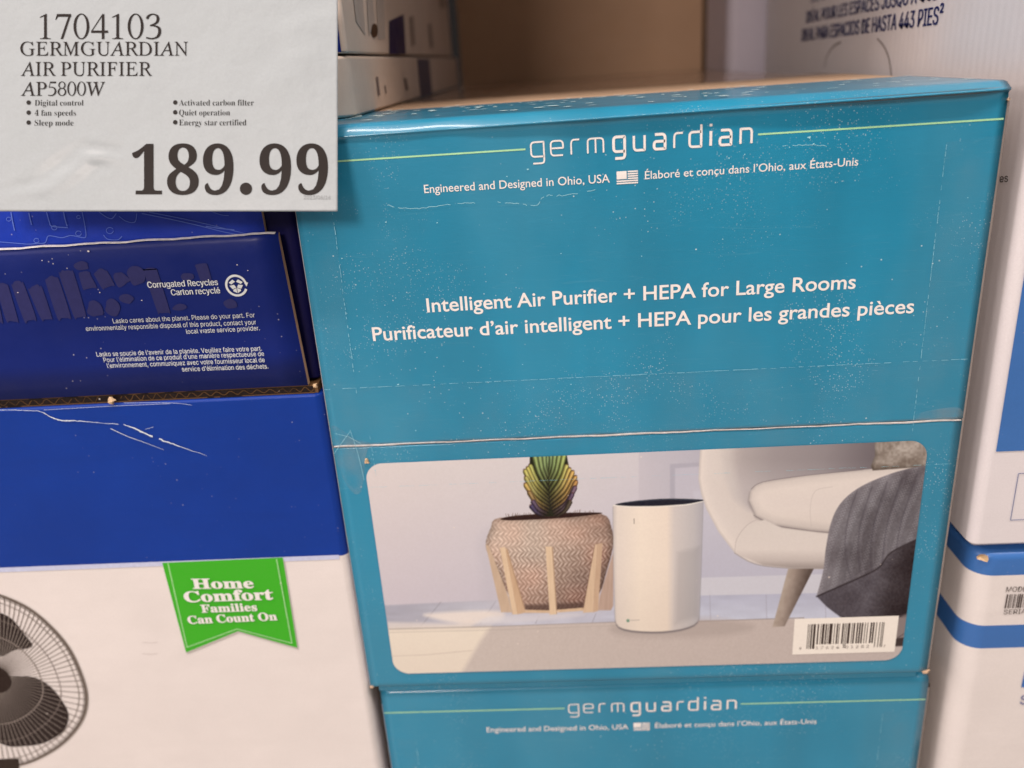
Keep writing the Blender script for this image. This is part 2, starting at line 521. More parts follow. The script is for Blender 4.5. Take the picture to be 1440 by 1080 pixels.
# the board behind, then the two printed flaps that meet at the seam
rbox('carton_body', .0022, .3578, .0042, D, [0.0008, H - .0022], [KRAFT], .002, .001, tb)
TEAL_TOP = .120
def lip(x):
    return (.0006 + .0048 * (x / W) ** .9) * (1 - .55 * max(0, (x - .335) / .025) ** 1.5) + .00035 * math.sin(x * 47 + .6) + .0002 * math.sin(x * 131)
def flap_profile(x):
    o_ = lip(x)
    k_ = .0022 * x / W
    p_ = [(0, SEAM + .0006), (0, SEAM + .0020)] + [(0, z) for z in np.linspace(SEAM + .02, .325, 8)]
    p_ += [(0, H - .0195), (0, H - .0090), (-.0001, H - .0076 + k_), (-o_ * .45, H - .0070 + k_), (-o_ * .9, H - .0065 + k_), (-o_, H - .0061 + k_), (-o_ + .0003, H - .0056 + k_)]
    p_ += [(.0016 - o_ * .45, H - .0020), (.0030, H - .0007), (.0046, H - .0002), (.0066, H), (.010, H), (.03, H), (.06, H), (TEAL_TOP - .001, H), (TEAL_TOP, H)]
    return p_
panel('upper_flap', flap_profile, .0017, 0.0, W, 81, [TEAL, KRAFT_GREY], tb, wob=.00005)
prof = [(.0012, .0004), (.0003, .0016), (0, .004), (0, .006)] + [(0, z) for z in np.linspace(.02, SEAM - .02, 8)] + [(0, SEAM - .0020), (0, SEAM - .0006)]
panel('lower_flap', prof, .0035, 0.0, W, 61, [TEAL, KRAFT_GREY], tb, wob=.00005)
bar('lit_raw_strip', .002, .358, TEAL_TOP + .0004, .2350, H - .0018, H - .0004, KRAFT_LIGHT, tb)  # raw kraft kept paler to stand for the lit part of the top
bar('top_panel', .002, .358, .2355, D, H - .0018, H - .0006, KRAFT_FILM, tb)
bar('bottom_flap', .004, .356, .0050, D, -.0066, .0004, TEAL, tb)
# bright torn paper edge along the seam
V, Fc = [], []
xs = np.linspace(.0008, W - .0008, 90)
for i, x in enumerate(xs):
    j = .00018 * math.sin(x * 150) + .00012 * random.uniform(-1, 1)
    t_ = .00020 + .00014 * math.sin(x * 40 + 1) + .0001 * random.uniform(0, 1)
    zc = SEAM + .0006 * (1 - 2 * x / W) * .4
    V += [(x, -.0004, zc + j - t_), (x, -.0006, zc + j + t_), (x, .0004, zc + j + t_), (x, .0004, zc + j - t_)]
for i in range(len(xs) - 1):
    b = 4 * i
    for k in range(4): Fc.append((b + k, b + (k + 1) % 4, b + 4 + (k + 1) % 4, b + 4 + k))
link_mesh('seam_edge', V, Fc, CREAM, tb)

# brand lettering: rounded single-line letters, thin then heavy
def rounded(pts, r=.25, k=5):
    """polyline with its corners rounded; pts (x, y[, r])"""
    P_ = [np.array(p[:2], float) for p in pts]; R_ = [p[2] if len(p) > 2 else 0 for p in pts]
    out = [P_[0]]
    for i in range(1, len(P_) - 1):
        a, b, c = P_[i - 1], P_[i], P_[i + 1]
        rr = R_[i]
        if rr <= 0:
            e = 1e-3
            out += [b + (a - b) / np.linalg.norm(a - b) * e, b + (c - b) / np.linalg.norm(c - b) * e]; continue
        p0 = b + (a - b) / np.linalg.norm(a - b) * rr; p1 = b + (c - b) / np.linalg.norm(c - b) * rr
        for t in np.linspace(0, 1, k + 1): out.append((1 - t) ** 2 * p0 + 2 * t * (1 - t) * b + t * t * p1)
    out.append(P_[-1])
    return np.array(out)
LET = {
    'g': [[(1, 0), (0, 0, .28), (0, 1, .28), (1, 1, .02), (1, -.47, .25), (.12, -.47)]],
    'e': [[(.97, 0), (0, 0, .28), (0, 1, .3), (1, 1, .3), (1, .5, .04), (.05, .5)]],
    'r': [[(0, 0), (0, 1, .35), (.95, 1)]],
    'm': [[(0, 0), (0, 1, .25), (1, 1, .25), (1, 0)], [(.5, 0), (.5, .97)]],
    'u': [[(0, 1), (0, 0, .3), (1, 0, .02), (1, 1)]],
    'a': [[(.08, 1), (1, 1, .3), (1, 0, .02), (0, 0, .24), (0, .52, .24), (1, .52)]],
    'd': [[(1, 1.48), (1, 0, .02), (0, 0, .28), (0, 1, .28), (1, 1)]],
    'i': [[(.5, 0), (.5, 1)], [(.5, 1.3), (.5, 1.48)]],
    'n': [[(0, 0), (0, 1, .02), (1, 1, .3), (1, 0)]],
}
logo = Print(FR)
spec = [('g', 109, 181, 9), ('e', 220, 289, 9), ('r', 334, 383, 9), ('m', 427, 515, 9),
        ('g', 572, 634, 15), ('u', 686, 746, 13), ('a', 799, 861, 15), ('r', 912, 962, 11), ('d', 998, 1063, 13), ('i', 1110, 1124, 15), ('a', 1168, 1231, 14), ('n', 1284, 1346, 13)]
bx0, by0, bx1, by1 = 109, 281, 1346, 207            # baseline in the enlargement (4x, origin 720,150)
A, B = FR.q(720 + bx0 / 4, 150 + by0 / 4), FR.q(720 + bx1 / 4, 150 + by1 / 4)
zb = (A[1] + B[1]) / 2
xh = abs(FR.q(720 + 220 / 4, 150 + (by0 - 82) / 4)[1] - FR.q(720 + 220 / 4, 150 + by0 / 4)[1])
for ch, l, r_, wt in spec:
    f0, f1 = (l - bx0) / (bx1 - bx0), (r_ - bx0) / (bx1 - bx0)
    y0, y1 = by0 + (by1 - by0) * f0, by0 + (by1 - by0) * f1
    xa, xb = FR.q(720 + l / 4, 150 + y0 / 4)[0], FR.q(720 + r_ / 4, 150 + y1 / 4)[0]
    w_ = (xb - xa) * wt / (r_ - l) if ch != 'i' else (xb - xa) * .95
    w_ = FR.q(721, 200)[0] - FR.q(720, 200)[0]
    w_ = w_ * wt / 4
    for path in LET[ch]:
        p = rounded(path)
        uv = np.stack([xa + p[:, 0] * (xb - xa), zb + p[:, 1] * xh], 1)
        logo.stroke(uv, w_)
INK_W = ink_mat((240, 226, 220))
logo.build('brand_lettering', INK_W, tb)
tag = Print(FR)
text(tag, 'Engineered and Designed in Ohio, USA', (597, 271.5), (857.5, 256.5), 11.6, off=.004)
text(tag, 'Élaboré et conçu dans l’Ohio, aux États-Unis', (907, 252), (1206.5, 232.5), 11.2, off=.004)
tag.build('origin_lettering', INK_W, tb)
fg = Print(FR)
A, B = FR.q(867.3, 259.3), FR.q(897, 237)
fw, fh = B[0] - A[0], B[1] - A[1] - .0004
for k in range(6):
    h0 = k * fh / 6
    x0 = 0 if k < 2 else .52 * fw
    fg.poly([A + (x0, h0), A + (fw, h0), A + (fw, h0 + fh * .105), A + (x0, h0 + fh * .105)])
fg.poly([A + (0, fh * .36), A + (fw * .47, fh * .36), A + (fw * .47, fh * .94), A + (0, fh * .94)])
fg.build('flag_emblem', INK_W, tb)
sl = Print(FR)
text(sl, 'Intelligent Air Purifier + HEPA for Large Rooms', (601, 439), (1202.8, 405.5), 19.5, off=.012)
text(sl, 'Purificateur d’air intelligent + HEPA pour les grandes pièces', (525, 479.3), (1284.5, 439.7), 19.2, off=.012)
sl.build('slogan_lettering', INK_W, tb)
rl = Print(FR)
zr = (FR.q(475, 227.5)[1] + FR.q(739, 211.5)[1] + FR.q(1066, 188)[1] + FR.q(1411, 165.5)[1]) / 4
rw = .00085
for a, b in ((.0006, FR.q(739, 211)[0]), (FR.q(1066, 188)[0], W - .0008)):
    rl = Print(FR)
    rl.poly([(a, zr - rw / 2), (b, zr - rw / 2), (b, zr + rw / 2), (a, zr + rw / 2)])
    rl.build('rule_line', ink_mat((176, 212, 160)), tb)

# --- packing tape across the seam and down both sides
tp = Print(FR, .00030)
z0, z1 = FR.q(515, 683)[1], FR.q(455, 544)[1]
z0 = (z0 + FR.q(1300, 655)[1]) / 2
z1 = (z1 + FR.q(1360, 508)[1]) / 2
xl, xr = FR.q(490, 470)[0], FR.q(1298, 470)[0]
tp.poly([(.0004, z0), (W - .0004, z0), (W - .0004, z1), (.0004, z1)])
tp.poly([(.0004, z1 + .0001), (xl, z1 + .0001), (xl + .001, .315), (.0004, .319)])
tp.poly([(xr, z1 + .0001), (W - .0004, z1 + .0001), (W - .0004, .332), (xr, .330)])
tape = tp.build('packing_tape', TAPE, tb)
te = Print(FR, .00034)
def dashed(p0, p1, w, n, keep, jit=.0001):
    p0, p1 = np.array(p0), np.array(p1)
    for i in range(n):
        if random.random() > keep: continue
        a = p0 + (p1 - p0) * (i / n); b = p0 + (p1 - p0) * ((i + random.uniform(.5, 1.05)) / n)
        d = (p1 - p0) / np.linalg.norm(p1 - p0); nn = np.array([-d[1], d[0]])
        j = nn * random.uniform(-jit, jit); ww = nn * w * random.uniform(.35, 1)
        te.poly([a + j - ww, b + j - ww * .6, b + j + ww * .6, a + j + ww])
dashed((.0006, z1), (W - .0006, z1), .00016, 70, .92)
dashed((.0006, z0), (W - .0006, z0), .00010, 60, .75)
dashed((xl, z1 - .003), (xl + .001, .315), .00022, 40, .7)
dashed((xl + .0042, z1 - .03), (xl + .0047, SEAM - .02), .0002, 18, .6)
dashed((xr, z0 + .012), (xr, .330), .00014, 50, .8)
for a, b in (((.0004, SEAM - .004), (.012, SEAM + .010)), ((.012, SEAM + .011), (.016, SEAM - .022)), ((.003, SEAM + .009), (.017, SEAM + .002))):
    te.stroke(spline([a, (np.array(a) + b) / 2 + (.0006, .0009), b], 6), .00022)
tpe = te.build('tape_edge', ink_mat((150, 192, 200)), tb, under=tape)
tpe.location = (0, 0, 0)
# cloudy unstuck film at the two ends of the seam
LOOSE = tape_mat('loose_film', .12)
uf = Print(FR, .00038)
uf.poly(spline([FR.q(*p) for p in ((466, 600), (478, 602), (500, 618), (520, 622), (515, 640), (508, 690), (494, 690), (477, 660), (471, 630))], 4, True))
uf.build('loose_film', LOOSE, tb)
uf = Print(FR, .00038)
uf.poly(spline([FR.q(*p) for p in ((1285, 584), (1310, 576), (1348, 573), (1351, 588), (1320, 591), (1290, 592))], 4, True))
uf.build('loose_film', LOOSE, tb)

# --- wavy film along the right edge, pale raw edge along the left
def wavy_edge(name, x, dx, y0, zlo, zhi, mat, parent, n=70, amp=.0008):
    V, Fc = [], []
    for i in range(n):
        z = zlo + (zhi - zlo) * i / (n - 1)
        j = amp * (math.sin(z * 60) * .5 + math.sin(z * 143 + 1) * .3 + random.uniform(-.2, .2))
        V += [(x, y0 + .0002, z), (x + dx * .5, y0 - .0004 + j * .5, z), (x + dx + j, y0 + .003, z), (x + dx * .6 + j, y0 + .012, z)]
    for i in range(n - 1):
        for k in range(3): Fc.append((4 * i + k, 4 * i + k + 1, 4 * i + 5 + k, 4 * i + 4 + k))
    return link_mesh(name, V, Fc, mat, parent, smooth=True)
wavy_edge('film_edge', W - .0001, .0024, .0004, .004, .349, KRAFT_GREY, tb)
wavy_edge('film_edge', .0001, -.0009, .0004, .002, .347, card_mat('pale_edge', ink((178, 166, 168)), .5, .3, .12, .3), tb, amp=.0003)

tsf = Print(Surf((0, 0, H), (1, 0, 0), (0, 1, 0), (0, 0, 1)), .0002)
for i in range(150):
    x_ = W * float(rng.random()) ** 1.2; y_ = float(rng.uniform(.012, TEAL_TOP - .004)); l_ = float(rng.uniform(.0015, .0075)); w_ = float(rng.uniform(.0014, .0056)) * (1.3 - x_ / W)
    x_ = min(x_, W - .009)
    tsf.poly([(x_, y_), (x_ + l_ * .6, y_ - w_ * .3), (x_ + l_, y_ + w_ * .2), (x_ + l_ * .7, y_ + w_), (x_ + l_ * .1, y_ + w_ * .7)])
tsf.build('scuff', ink_mat((206, 216, 222)), tb)
def fray(x_, z_, size, seed):
    r_ = np.random.default_rng(seed); V = []
    for j in range(3):
        for i in range(10):
            a_ = 2 * math.pi * i / 10; q_ = size * (1 + .5 * r_.uniform(-1, 1)) * (1 - .28 * j)
            V.append((x_ + q_ * math.cos(a_), .0008 - .0008 * j + r_.uniform(-.0002, .0002), z_ + .7 * q_ * math.sin(a_)))
    Fc = [(j * 10 + i, j * 10 + (i + 1) % 10, (j + 1) * 10 + (i + 1) % 10, (j + 1) * 10 + i) for j in range(2) for i in range(10)] + [tuple(range(20, 30))]
    link_mesh('frayed_corner', V, Fc, KRAFT_LIGHT, tb)
fray(W - .0006, .0012, .0022, 4); fray(.0006, .0010, .0016, 8); fray(W + .0002, H - .0090, .0013, 15)

# --- specks of paper and dents in the film
sp = Print(FR, .00045)
for (x, y, r_) in ((742, 238, 1.7), (713, 248, 1.0), (1138, 193, 2.4), (1144, 202, 1.1), (481, 363, 1.6), (543, 312, 1.5), (615, 313, 1.2), (789, 356, 1.0), (521, 195, 1.2), (1110, 207, 1.2), (1025, 222, 1.6), (1047, 217, 1.2),
                  (1016, 336, .9), (902, 360, 1.0), (735, 512, 1.0), (560, 540, 1.5), (585, 605, 1.2), (748, 610, 1.2), (908, 690, 1.2), (660, 545, 1), (1190, 370, 1), (1360, 278, 1), (803, 540, 1.4), (500, 490, 1.4), (493, 462, 1.3), (488, 440, 1.1)):
    c = FR.q(x, y); k = .00030 * r_
    a = np.linspace(0, 2 * math.pi, 9, endpoint=False)
    rr = k * (1 + .45 * rng.standard_normal(9).clip(-1, 1))
    sp.poly(np.stack([c[0] + rr * np.cos(a), c[1] + rr * np.sin(a) * .7], 1))
for pts in (((538, 284), (560, 292), (590, 292), (625, 288), (668, 285)), ((700, 284), (730, 286), (755, 288), (765, 276), (790, 274), (845, 266)), ((1100, 205), (1140, 204), (1165, 206))):
    p = np.array(pts, float); p = spline(p, 10); p[:, 1] += rng.normal(0, .6, len(p))
    for i in range(0, len(p) - 2, 2):
        if random.random() < .75: sp.strokepx(p[i:i + 3], .55)
sp.build('scuff', ink_mat((170, 208, 214)), tb)

# ------------------------------------------------------------------ the printed room picture
QX = [FR.q(*p) for p in ((516, 653), (1308, 617), (1265, 922), (553, 952))]
px0, px1 = (QX[0][0] + QX[3][0]) / 2, (QX[1][0] + QX[2][0]) / 2
pz1, pz0 = (QX[0][1] + QX[1][1]) / 2, (QX[2][1] + QX[3][1]) / 2
NX, NZ = 980, 410
gx, gz = np.meshgrid(np.linspace(px0, px1, NX), np.linspace(pz0, pz1, NZ))
pts3 = np.stack([gx, np.zeros_like(gx), gz], -1) - CAM
cc = pts3 @ ROT.T
X, Y = CX + F_PX * cc[..., 0] / cc[..., 2], CY + F_PX * cc[..., 1] / cc[..., 2]      # where each point of the print falls in the layout
IMG = np.zeros((NZ, NX, 3))
def vnoise(x, y, s, seed=0):
    """value noise on the layout"""
    g = np.random.default_rng(seed).random((64, 64))
    u, v = x / s, y / s
    i, j = np.floor(u).astype(int), np.floor(v).astype(int)
    a, b = u - i, v - j
    a = a * a * (3 - 2 * a); b = b * b * (3 - 2 * b)
    G = lambda p, q: g[p % 64, q % 64]
    return (G(i, j) * (1 - a) + G(i + 1, j) * a) * (1 - b) + (G(i, j + 1) * (1 - a) + G(i + 1, j + 1) * a) * b
def sdf(poly):
    P_ = np.asarray(poly, float)
    x0, y0 = P_.min(0) - 6; x1, y1 = P_.max(0) + 6
    sel = (X > x0) & (X < x1) & (Y > y0) & (Y < y1)
    x, y = X[sel], Y[sel]
    d = np.full(x.shape, 1e9); ins = np.zeros(x.shape, bool)
    for (ax, ay), (bx, by) in zip(P_, np.roll(P_, -1, 0)):
        ex, ey = bx - ax, by - ay
        t = np.clip(((x - ax) * ex + (y - ay) * ey) / (ex * ex + ey * ey + 1e-9), 0, 1)
        d = np.minimum(d, np.hypot(x - ax - t * ex, y - ay - t * ey))
        if abs(ey) > 1e-9:
            c = ((ay > y) != (by > y)) & (x < ex * (y - ay) / ey + ax)
            ins ^= c
    return sel, np.where(ins, -d, d), x, y
def fill(poly, col, soft=.6, alpha=1.0, smooth=0):
    if smooth: poly = spline(poly, smooth, True)
    sel, d, x, y = sdf(poly)
    a = np.clip(.5 - d / (2 * soft), 0, 1) * alpha
    c = col(x, y, d) if callable(col) else np.broadcast_to(np.asarray(col, float), (len(x), 3))
    IMG[sel] = IMG[sel] * (1 - a[:, None]) + c * a[:, None]
def line(pts, w, col, alpha=1.0, soft=.5, smooth=0):
    p = np.asarray(pts, float)
    if smooth: p = spline(p, smooth)
    x0, y0 = p.min(0) - 8 - w; x1, y1 = p.max(0) + 8 + w
    sel = (X > x0) & (X < x1) & (Y > y0) & (Y < y1)
    x, y = X[sel], Y[sel]; d = np.full(x.shape, 1e9)
    for (ax, ay), (bx, by) in zip(p[:-1], p[1:]):
        ex, ey = bx - ax, by - ay
        t = np.clip(((x - ax) * ex + (y - ay) * ey) / (ex * ex + ey * ey + 1e-9), 0, 1)
        d = np.minimum(d, np.hypot(x - ax - t * ex, y - ay - t * ey))
    a = np.clip(.5 - (d - w / 2) / (2 * soft), 0, 1) * alpha
    IMG[sel] = IMG[sel] * (1 - a[:, None]) + np.asarray(col, float) * a[:, None]
def grad(t, *stops):
    """piecewise colour ramp; stops are (t, (r,g,b))"""
    ts = [s_[0] for s_ in stops]
    return np.stack([np.interp(t, ts, [s_[1][k] for s_ in stops]) for k in range(3)], -1)
# wall
t = np.clip((X - 520) / 420, 0, 1); v = np.clip((Y - 640) / 210, 0, 1)
IMG[:] = grad(t, (0, (222, 205, 201)), (.55, (217, 203, 202)), (1, (212, 199, 202))) - v[..., None] * np.array([14., 13., 4.])
fill([(898, 600), (1010, 600), (1010, 720), (898, 720)], lambda x, y, d: grad((x - 898) / 90, (0, (204, 191, 196)), (1, (190, 180, 188))), .8)
fill([(942, 652), (1010, 648), (1010, 830), (942, 830)], (184, 174, 183), 1.0)
fill([(949, 658), (1010, 653), (1010, 830), (949, 830)], (199, 188, 196), 1.2)
fill([(975, 690), (1170, 690), (1170, 815), (975, 815)], lambda x, y, d: grad((y - 700) / 110, (0, (203, 193, 201)), (1, (194, 185, 196))), 2)
# skirting and floor
fill([(975, 812), (1175, 806), (1175, 834), (975, 838)], (208, 199, 205), .8)
fill([(975, 837), (1300, 830), (1300, 872), (975, 876)], lambda x, y, d: grad((y - 835) / 35, (0, (186, 180, 194)), (1, (203, 198, 210))) + 8 * (vnoise(x, y * 4, 20)[:, None] - .5), .8)
for x_ in (998, 1077, 1160): line([(x_, 836), (x_ + 1, 872)], .9, (168, 160, 172), .8)
fill([(530, 851), (700, 843), (870, 838), (870, 882), (530, 890)], lambda x, y, d: grad((x - 540) / 320, (0, (178, 170, 180)), (.35, (190, 182, 190)), (.6, (204, 196, 205)), (1, (196, 189, 200))) + 10 * (vnoise(x, y * 5, 22, 3)[:, None] - .5), 1.2)
line([(545, 851), (700, 844)], 1.0, (188, 178, 186), .6)
for a, b in (((620, 846), (592, 880)), ((697, 845), (676, 876)), ((758, 866), (753, 876)), ((838, 862), (833, 874))): line([a, b], .9, (150, 142, 152), .8)
fill([(602, 862), (700, 858), (702, 872), (650, 876), (610, 869)], (236, 217, 208), 3.0, .9, 5)
fill([(672, 868), (800, 861), (812, 866), (690, 877)], (222, 210, 212), 2.5, .7, 5)
fill([(545, 874), (640, 876), (690, 862), (660, 882), (545, 886)], (232, 213, 204), 2.5, .7)
# rug
rug = [(535, 884), (700, 880), (866, 874), (1300, 866), (1300, 970), (535, 970)]
fill(rug, lambda x, y, d: grad((x - 560) / 640, (0, (206, 188, 180)), (.5, (201, 182, 175)), (1, (197, 178, 172))) + 6 * (vnoise(x * 3, y * 3, 5, 5)[:, None] - .5), .8)
fill([(535, 884), (690, 880), (676, 900), (640, 962), (535, 975)], lambda x, y, d: grad((y - 880) / 80, (0, (233, 214, 199)), (1, (228, 208, 194))), 4.0)
line([(535, 884), (700, 880), (866, 874)], 1.1, (160, 144, 140), .75)
line([(535, 889), (700, 885), (866, 879)], .8, (178, 162, 154), .6)
line([(548, 922), (600, 920), (664, 914)], .9, (196, 176, 164), .7)
line([(980, 873), (1130, 868)], 1.2, (150, 132, 126), .8)
# soft shadow on the rug below purifier and chair leg
fill([(866, 878), (985, 868), (1060, 880), (1010, 894), (880, 894)], (176, 158, 152), 5, .55, 6)
# soft shadow of the pot on the wall
fill([(690, 740), (850, 730), (862, 800), (845, 860), (700, 862), (676, 800)], (196, 184, 190), 8, .4, 6)

# basket pot
pot = [(702.5, 727.5), (690, 742), (683, 766), (692, 790), (703, 812), (716, 836), (738, 856), (780, 858), (820, 854), (843, 833), (852, 806), (862, 768), (860, 742), (845, 722), (775, 726)]
def weave(x, y, d):
    ln = y + (x - 770) * .035 + 3.0 * ((x - 772) / 90) ** 2
    row = np.floor(ln / 7.6); fy = ln / 7.6 - row
    sg = np.where(row % 2 == 0, 1, -1)
    ph = x + sg * (fy - .5) * 6.5 + 1.3 * np.sin(row * 2.1)
    w_ = np.cos(2 * np.pi * ph / 6.4 + 1.2 * (vnoise(x, y, 7, 12) - .5) * 2)
    rows = np.cos(2 * np.pi * (fy - .5)) * .5 + .5
    lo = np.clip((y - 768) / 75, 0, 1); ri = np.clip((x - 760) / 100, 0, 1)
    base = grad(lo * .45 + ri * .55, (0, (210, 181, 166)), (.45, (178, 146, 132)), (1, (122, 94, 87)))
    warm = (vnoise(x, y, 30, 13) - .5)[:, None] * np.array([26, 12, 8])
    amp = 14 + 18 * np.clip((y - 735) / 40, 0, 1) * (.6 + .8 * vnoise(x, y, 16, 14))
    edge = np.clip(-d / 10, 0, 1)[:, None]
    c = base + warm + (w_ * amp * (.45 + .55 * rows) - 7 * (1 - rows))[:, None]
    c = c + (vnoise(x, y, 2.2, 15) - .5)[:, None] * 22
    return c * (.80 + .20 * edge)
fill(pot, weave, .7, smooth=4)
line([(686, 772), (720, 767), (775, 764), (830, 760), (860, 760)], 5, (204, 176, 162), .25, 3, 5)
fill([(738, 850), (820, 846), (822, 856), (740, 860)], (96, 74, 68), 2.5, .7)
fill([(704, 729), (725, 724.5), (780, 721), (838, 720), (843, 722), (800, 727), (750, 730), (715, 731)], (58, 38, 32), .6, 1, 4)
for k in range(46):
    xx = random.uniform(712, 838); yy = 727 - (xx - 712) * .05
    line([(xx, yy), (xx + random.uniform(-1.5, 1.5), yy - random.uniform(2.5, 6))], .6, (90, 66, 56), .55)
W1, W2, W3 = (224, 192, 164), (206, 170, 142), (186, 156, 138)
def wood(c):
    c = np.array(c, float)
    return lambda x, y, d: c + (vnoise(x * 4, y * .35, 6, 21) - .5)[:, None] * 9
z8 = lambda *p: [(660 + a / 6, 700 + b / 6) for a, b in p]
fill(z8((1214, 455), (1214, 905), (1195, 945), (1085, 945), (1100, 830)), wood((190, 160, 146)), .5)
fill(z8((138, 392), (165, 400), (330, 830), (360, 962), (268, 962)), wood((204, 174, 152)), .5)
fill(z8((465, 940), (680, 945), (965, 922), (965, 948), (680, 968), (470, 966)), wood((214, 180, 152)), .5)
fill(z8((300, 412), (326, 440), (470, 930), (474, 965), (404, 980)), wood(W2), .5)
fill(z8((258, 417), (300, 411), (406, 978), (365, 980)), wood(W1), .5)
line(z8((318, 440), (468, 935)), 1.0, (150, 116, 96), .6)
fill(z8((694, 408), (706, 418), (741, 972), (733, 980)), wood((184, 150, 126)), .5)
fill(z8((643, 408), (695, 407), (734, 978), (678, 982)), wood(W1), .5)
fill(z8((1060, 392), (1080, 388), (1046, 960), (958, 966)), wood((214, 182, 156)), .5)
fill(z8((1078, 386), (1124, 379), (1087, 950), (1044, 962)), wood((202, 168, 144)), .5)
line(z8((1056, 400), (960, 930)), 1.0, (140, 106, 92), .6)
line(z8((335, 830), (365, 975)), .8, (170, 138, 116), .5)

# strap-leaved plant
z7 = lambda a, b: (700 + a / 7.717, 620 + b / 7.717)
def leaf(tip, base, w0, w1, c0, c1, bend):
    tip, base = np.array(tip, float), np.array(base, float)
    d_ = base - tip; mid = tip + d_ * .52 + np.array([-d_[1], d_[0]]) * bend
    p = spline([z7(*tip), z7(*mid), z7(*base)], 9)
    t_ = np.gradient(p, axis=0); t_ /= np.linalg.norm(t_, axis=1, keepdims=True)
    n_ = np.stack([-t_[:, 1], t_[:, 0]], 1)
    s_ = np.linspace(0, 1, len(p)); w_ = (w0 * (1 - s_) + w1 * s_) / 7.717 / 2
    w_ = w_ * np.array([.45, .85] + [1] * (len(p) - 2))
    P_ = np.concatenate([p + n_ * w_[:, None], (p - n_ * w_[:, None])[::-1]])
    def colour(x, y, d):
        j = np.argmin((x[:, None] - p[None, :, 0]) ** 2 + (y[:, None] - p[None, :, 1]) ** 2, 1)
        u = ((x - p[j, 0]) * n_[j, 0] + (y - p[j, 1]) * n_[j, 1]) / np.maximum(w_[j], .4)
        c = grad(s_[j], (0, c0), (.45, np.array(c0) * .72 + np.array(c1) * .28), (1, c1))
        c = c * (.50 + .62 * np.exp(-((u + .15) / .62) ** 2))[:, None]
        return c + (vnoise(x * 3, y * .6, 4, 31) - .5)[:, None] * 16
    fill(P_, colour, .45)
fill([z7(*q_) for q_ in ((350, 135), (745, 135), (790, 380), (700, 620), (640, 815), (500, 815), (420, 620), (340, 420))], (48, 50, 34), .8)
LT = [(548, 110), (500, 110), (446, 112), (392, 120), (345, 250), (318, 276), (288, 305), (298, 380), (292, 456), (332, 540), (372, 640), (356, 690)]
RT = [(575, 110), (622, 110), (672, 112), (724, 116), (752, 250), (784, 288), (818, 318), (848, 372), (856, 424), (846, 484), (812, 560), (790, 640)]
LB = [(550, 340), (550, 400), (550, 460), (550, 520), (552, 570), (554, 612), (556, 650), (560, 690), (562, 726), (552, 760), (540, 790), (510, 812)]
RB = [(552, 350), (552, 420), (552, 480), (554, 545), (558, 592), (562, 632), (568, 672), (574, 708), (582, 742), (596, 772), (610, 800), (640, 815)]
LC = [(150, 166, 120), (158, 174, 122), (164, 178, 122), (170, 182, 122), (194, 188, 116), (206, 190, 114), (204, 190, 118), (190, 176, 112), (208, 174, 108), (170, 138, 96), (116, 96, 116), (92, 80, 112)]
RC = [(150, 166, 120), (158, 174, 118), (166, 178, 118), (180, 186, 116), (204, 190, 116), (214, 184, 112), (214, 172, 106), (210, 166, 104), (196, 148, 96), (134, 108, 124), (112, 90, 112), (96, 84, 72)]
for k in range(12):
    dkc = np.array((74, 76, 50)) * (1 - k / 14) + np.array((52, 40, 40)) * (k / 14)
    leaf(LT[k], LB[k], 62, 30, LC[k], dkc, .05 + .006 * k)
    leaf(RT[k], RB[k], 62, 30, RC[k], dkc, -.05 - .006 * k)
    if k > 3:
        for tx, ty in (LT[k], RT[k]):
            x_, y_ = z7(tx, ty); fill([(x_ - 2.2, y_ + .6), (x_ - .4, y_ - 1.6), (x_ + 2.2, y_ + .2), (x_ + .3, y_ + 1.4)], (96, 62, 54), .5, .6)

# purifier
body = [(862, 710), (863, 800), (865, 870), (866.5, 876), (870, 880.5), (877, 883.5), (888, 885.8), (902, 887), (915, 887.5), (930, 887.3), (945, 886), (957, 884), (968, 881), (976, 877.5), (981, 873), (983.2, 866), (986, 790), (988.5, 704), (960, 701.5), (935, 701), (905, 703), (885, 705.5), (868, 708.5)]
fill([(p[0], p[1] + 2.5) for p in body], (120, 110, 112), 1.2, .8)
fill(body, lambda x, y, d: grad(x, (862, (206, 190, 184)), (868, (228, 209, 199)), (900, (240, 219, 204)), (938, (236, 214, 200)), (948, (214, 198, 193)), (975, (198, 186, 185)), (988, (182, 172, 176))) - (np.clip((y - 790) / 90, 0, 1) * 8)[:, None], .7)
fill([(865, 709), (880, 705.5), (905, 702.6), (940, 700.5), (988, 702), (984, 705), (960, 708.5), (920, 711), (880, 711)], (40, 44, 56), .6, 1, 3)
line([(863, 710), (885, 712), (925, 712), (965, 709.5), (988, 704.5)], 1.3, (240, 226, 216), .9)
line([(880, 706), (905, 703.5), (940, 701.6), (980, 702.6)], .7, (120, 124, 134), .6)
sel, d, x, y = sdf([(952, 776), (984, 768), (981, 866), (949, 877)])
dots = (np.cos(2 * np.pi * (x + .03 * y) / 2.9) * np.cos(2 * np.pi * (y + .2 * x) / 2.9))
a = np.clip(.5 - d / 8, 0, 1) * np.clip(.42 + dots * 1.4, 0, 1) * .42
IMG[sel] = IMG[sel] * (1 - a[:, None]) + np.array((128, 120, 122)) * a[:, None]
line([(891.5, 729), (891.7, 735.5)], 1.0, (128, 114, 108), .9)
fill([(883 + 2.3 * math.cos(k), 872 + 2.3 * math.sin(k)) for k in np.linspace(0, 6.28, 12)], (120, 150, 130), .5)
line([(887, 871.6), (899, 871.2)], 1.2, (176, 162, 154), .7)

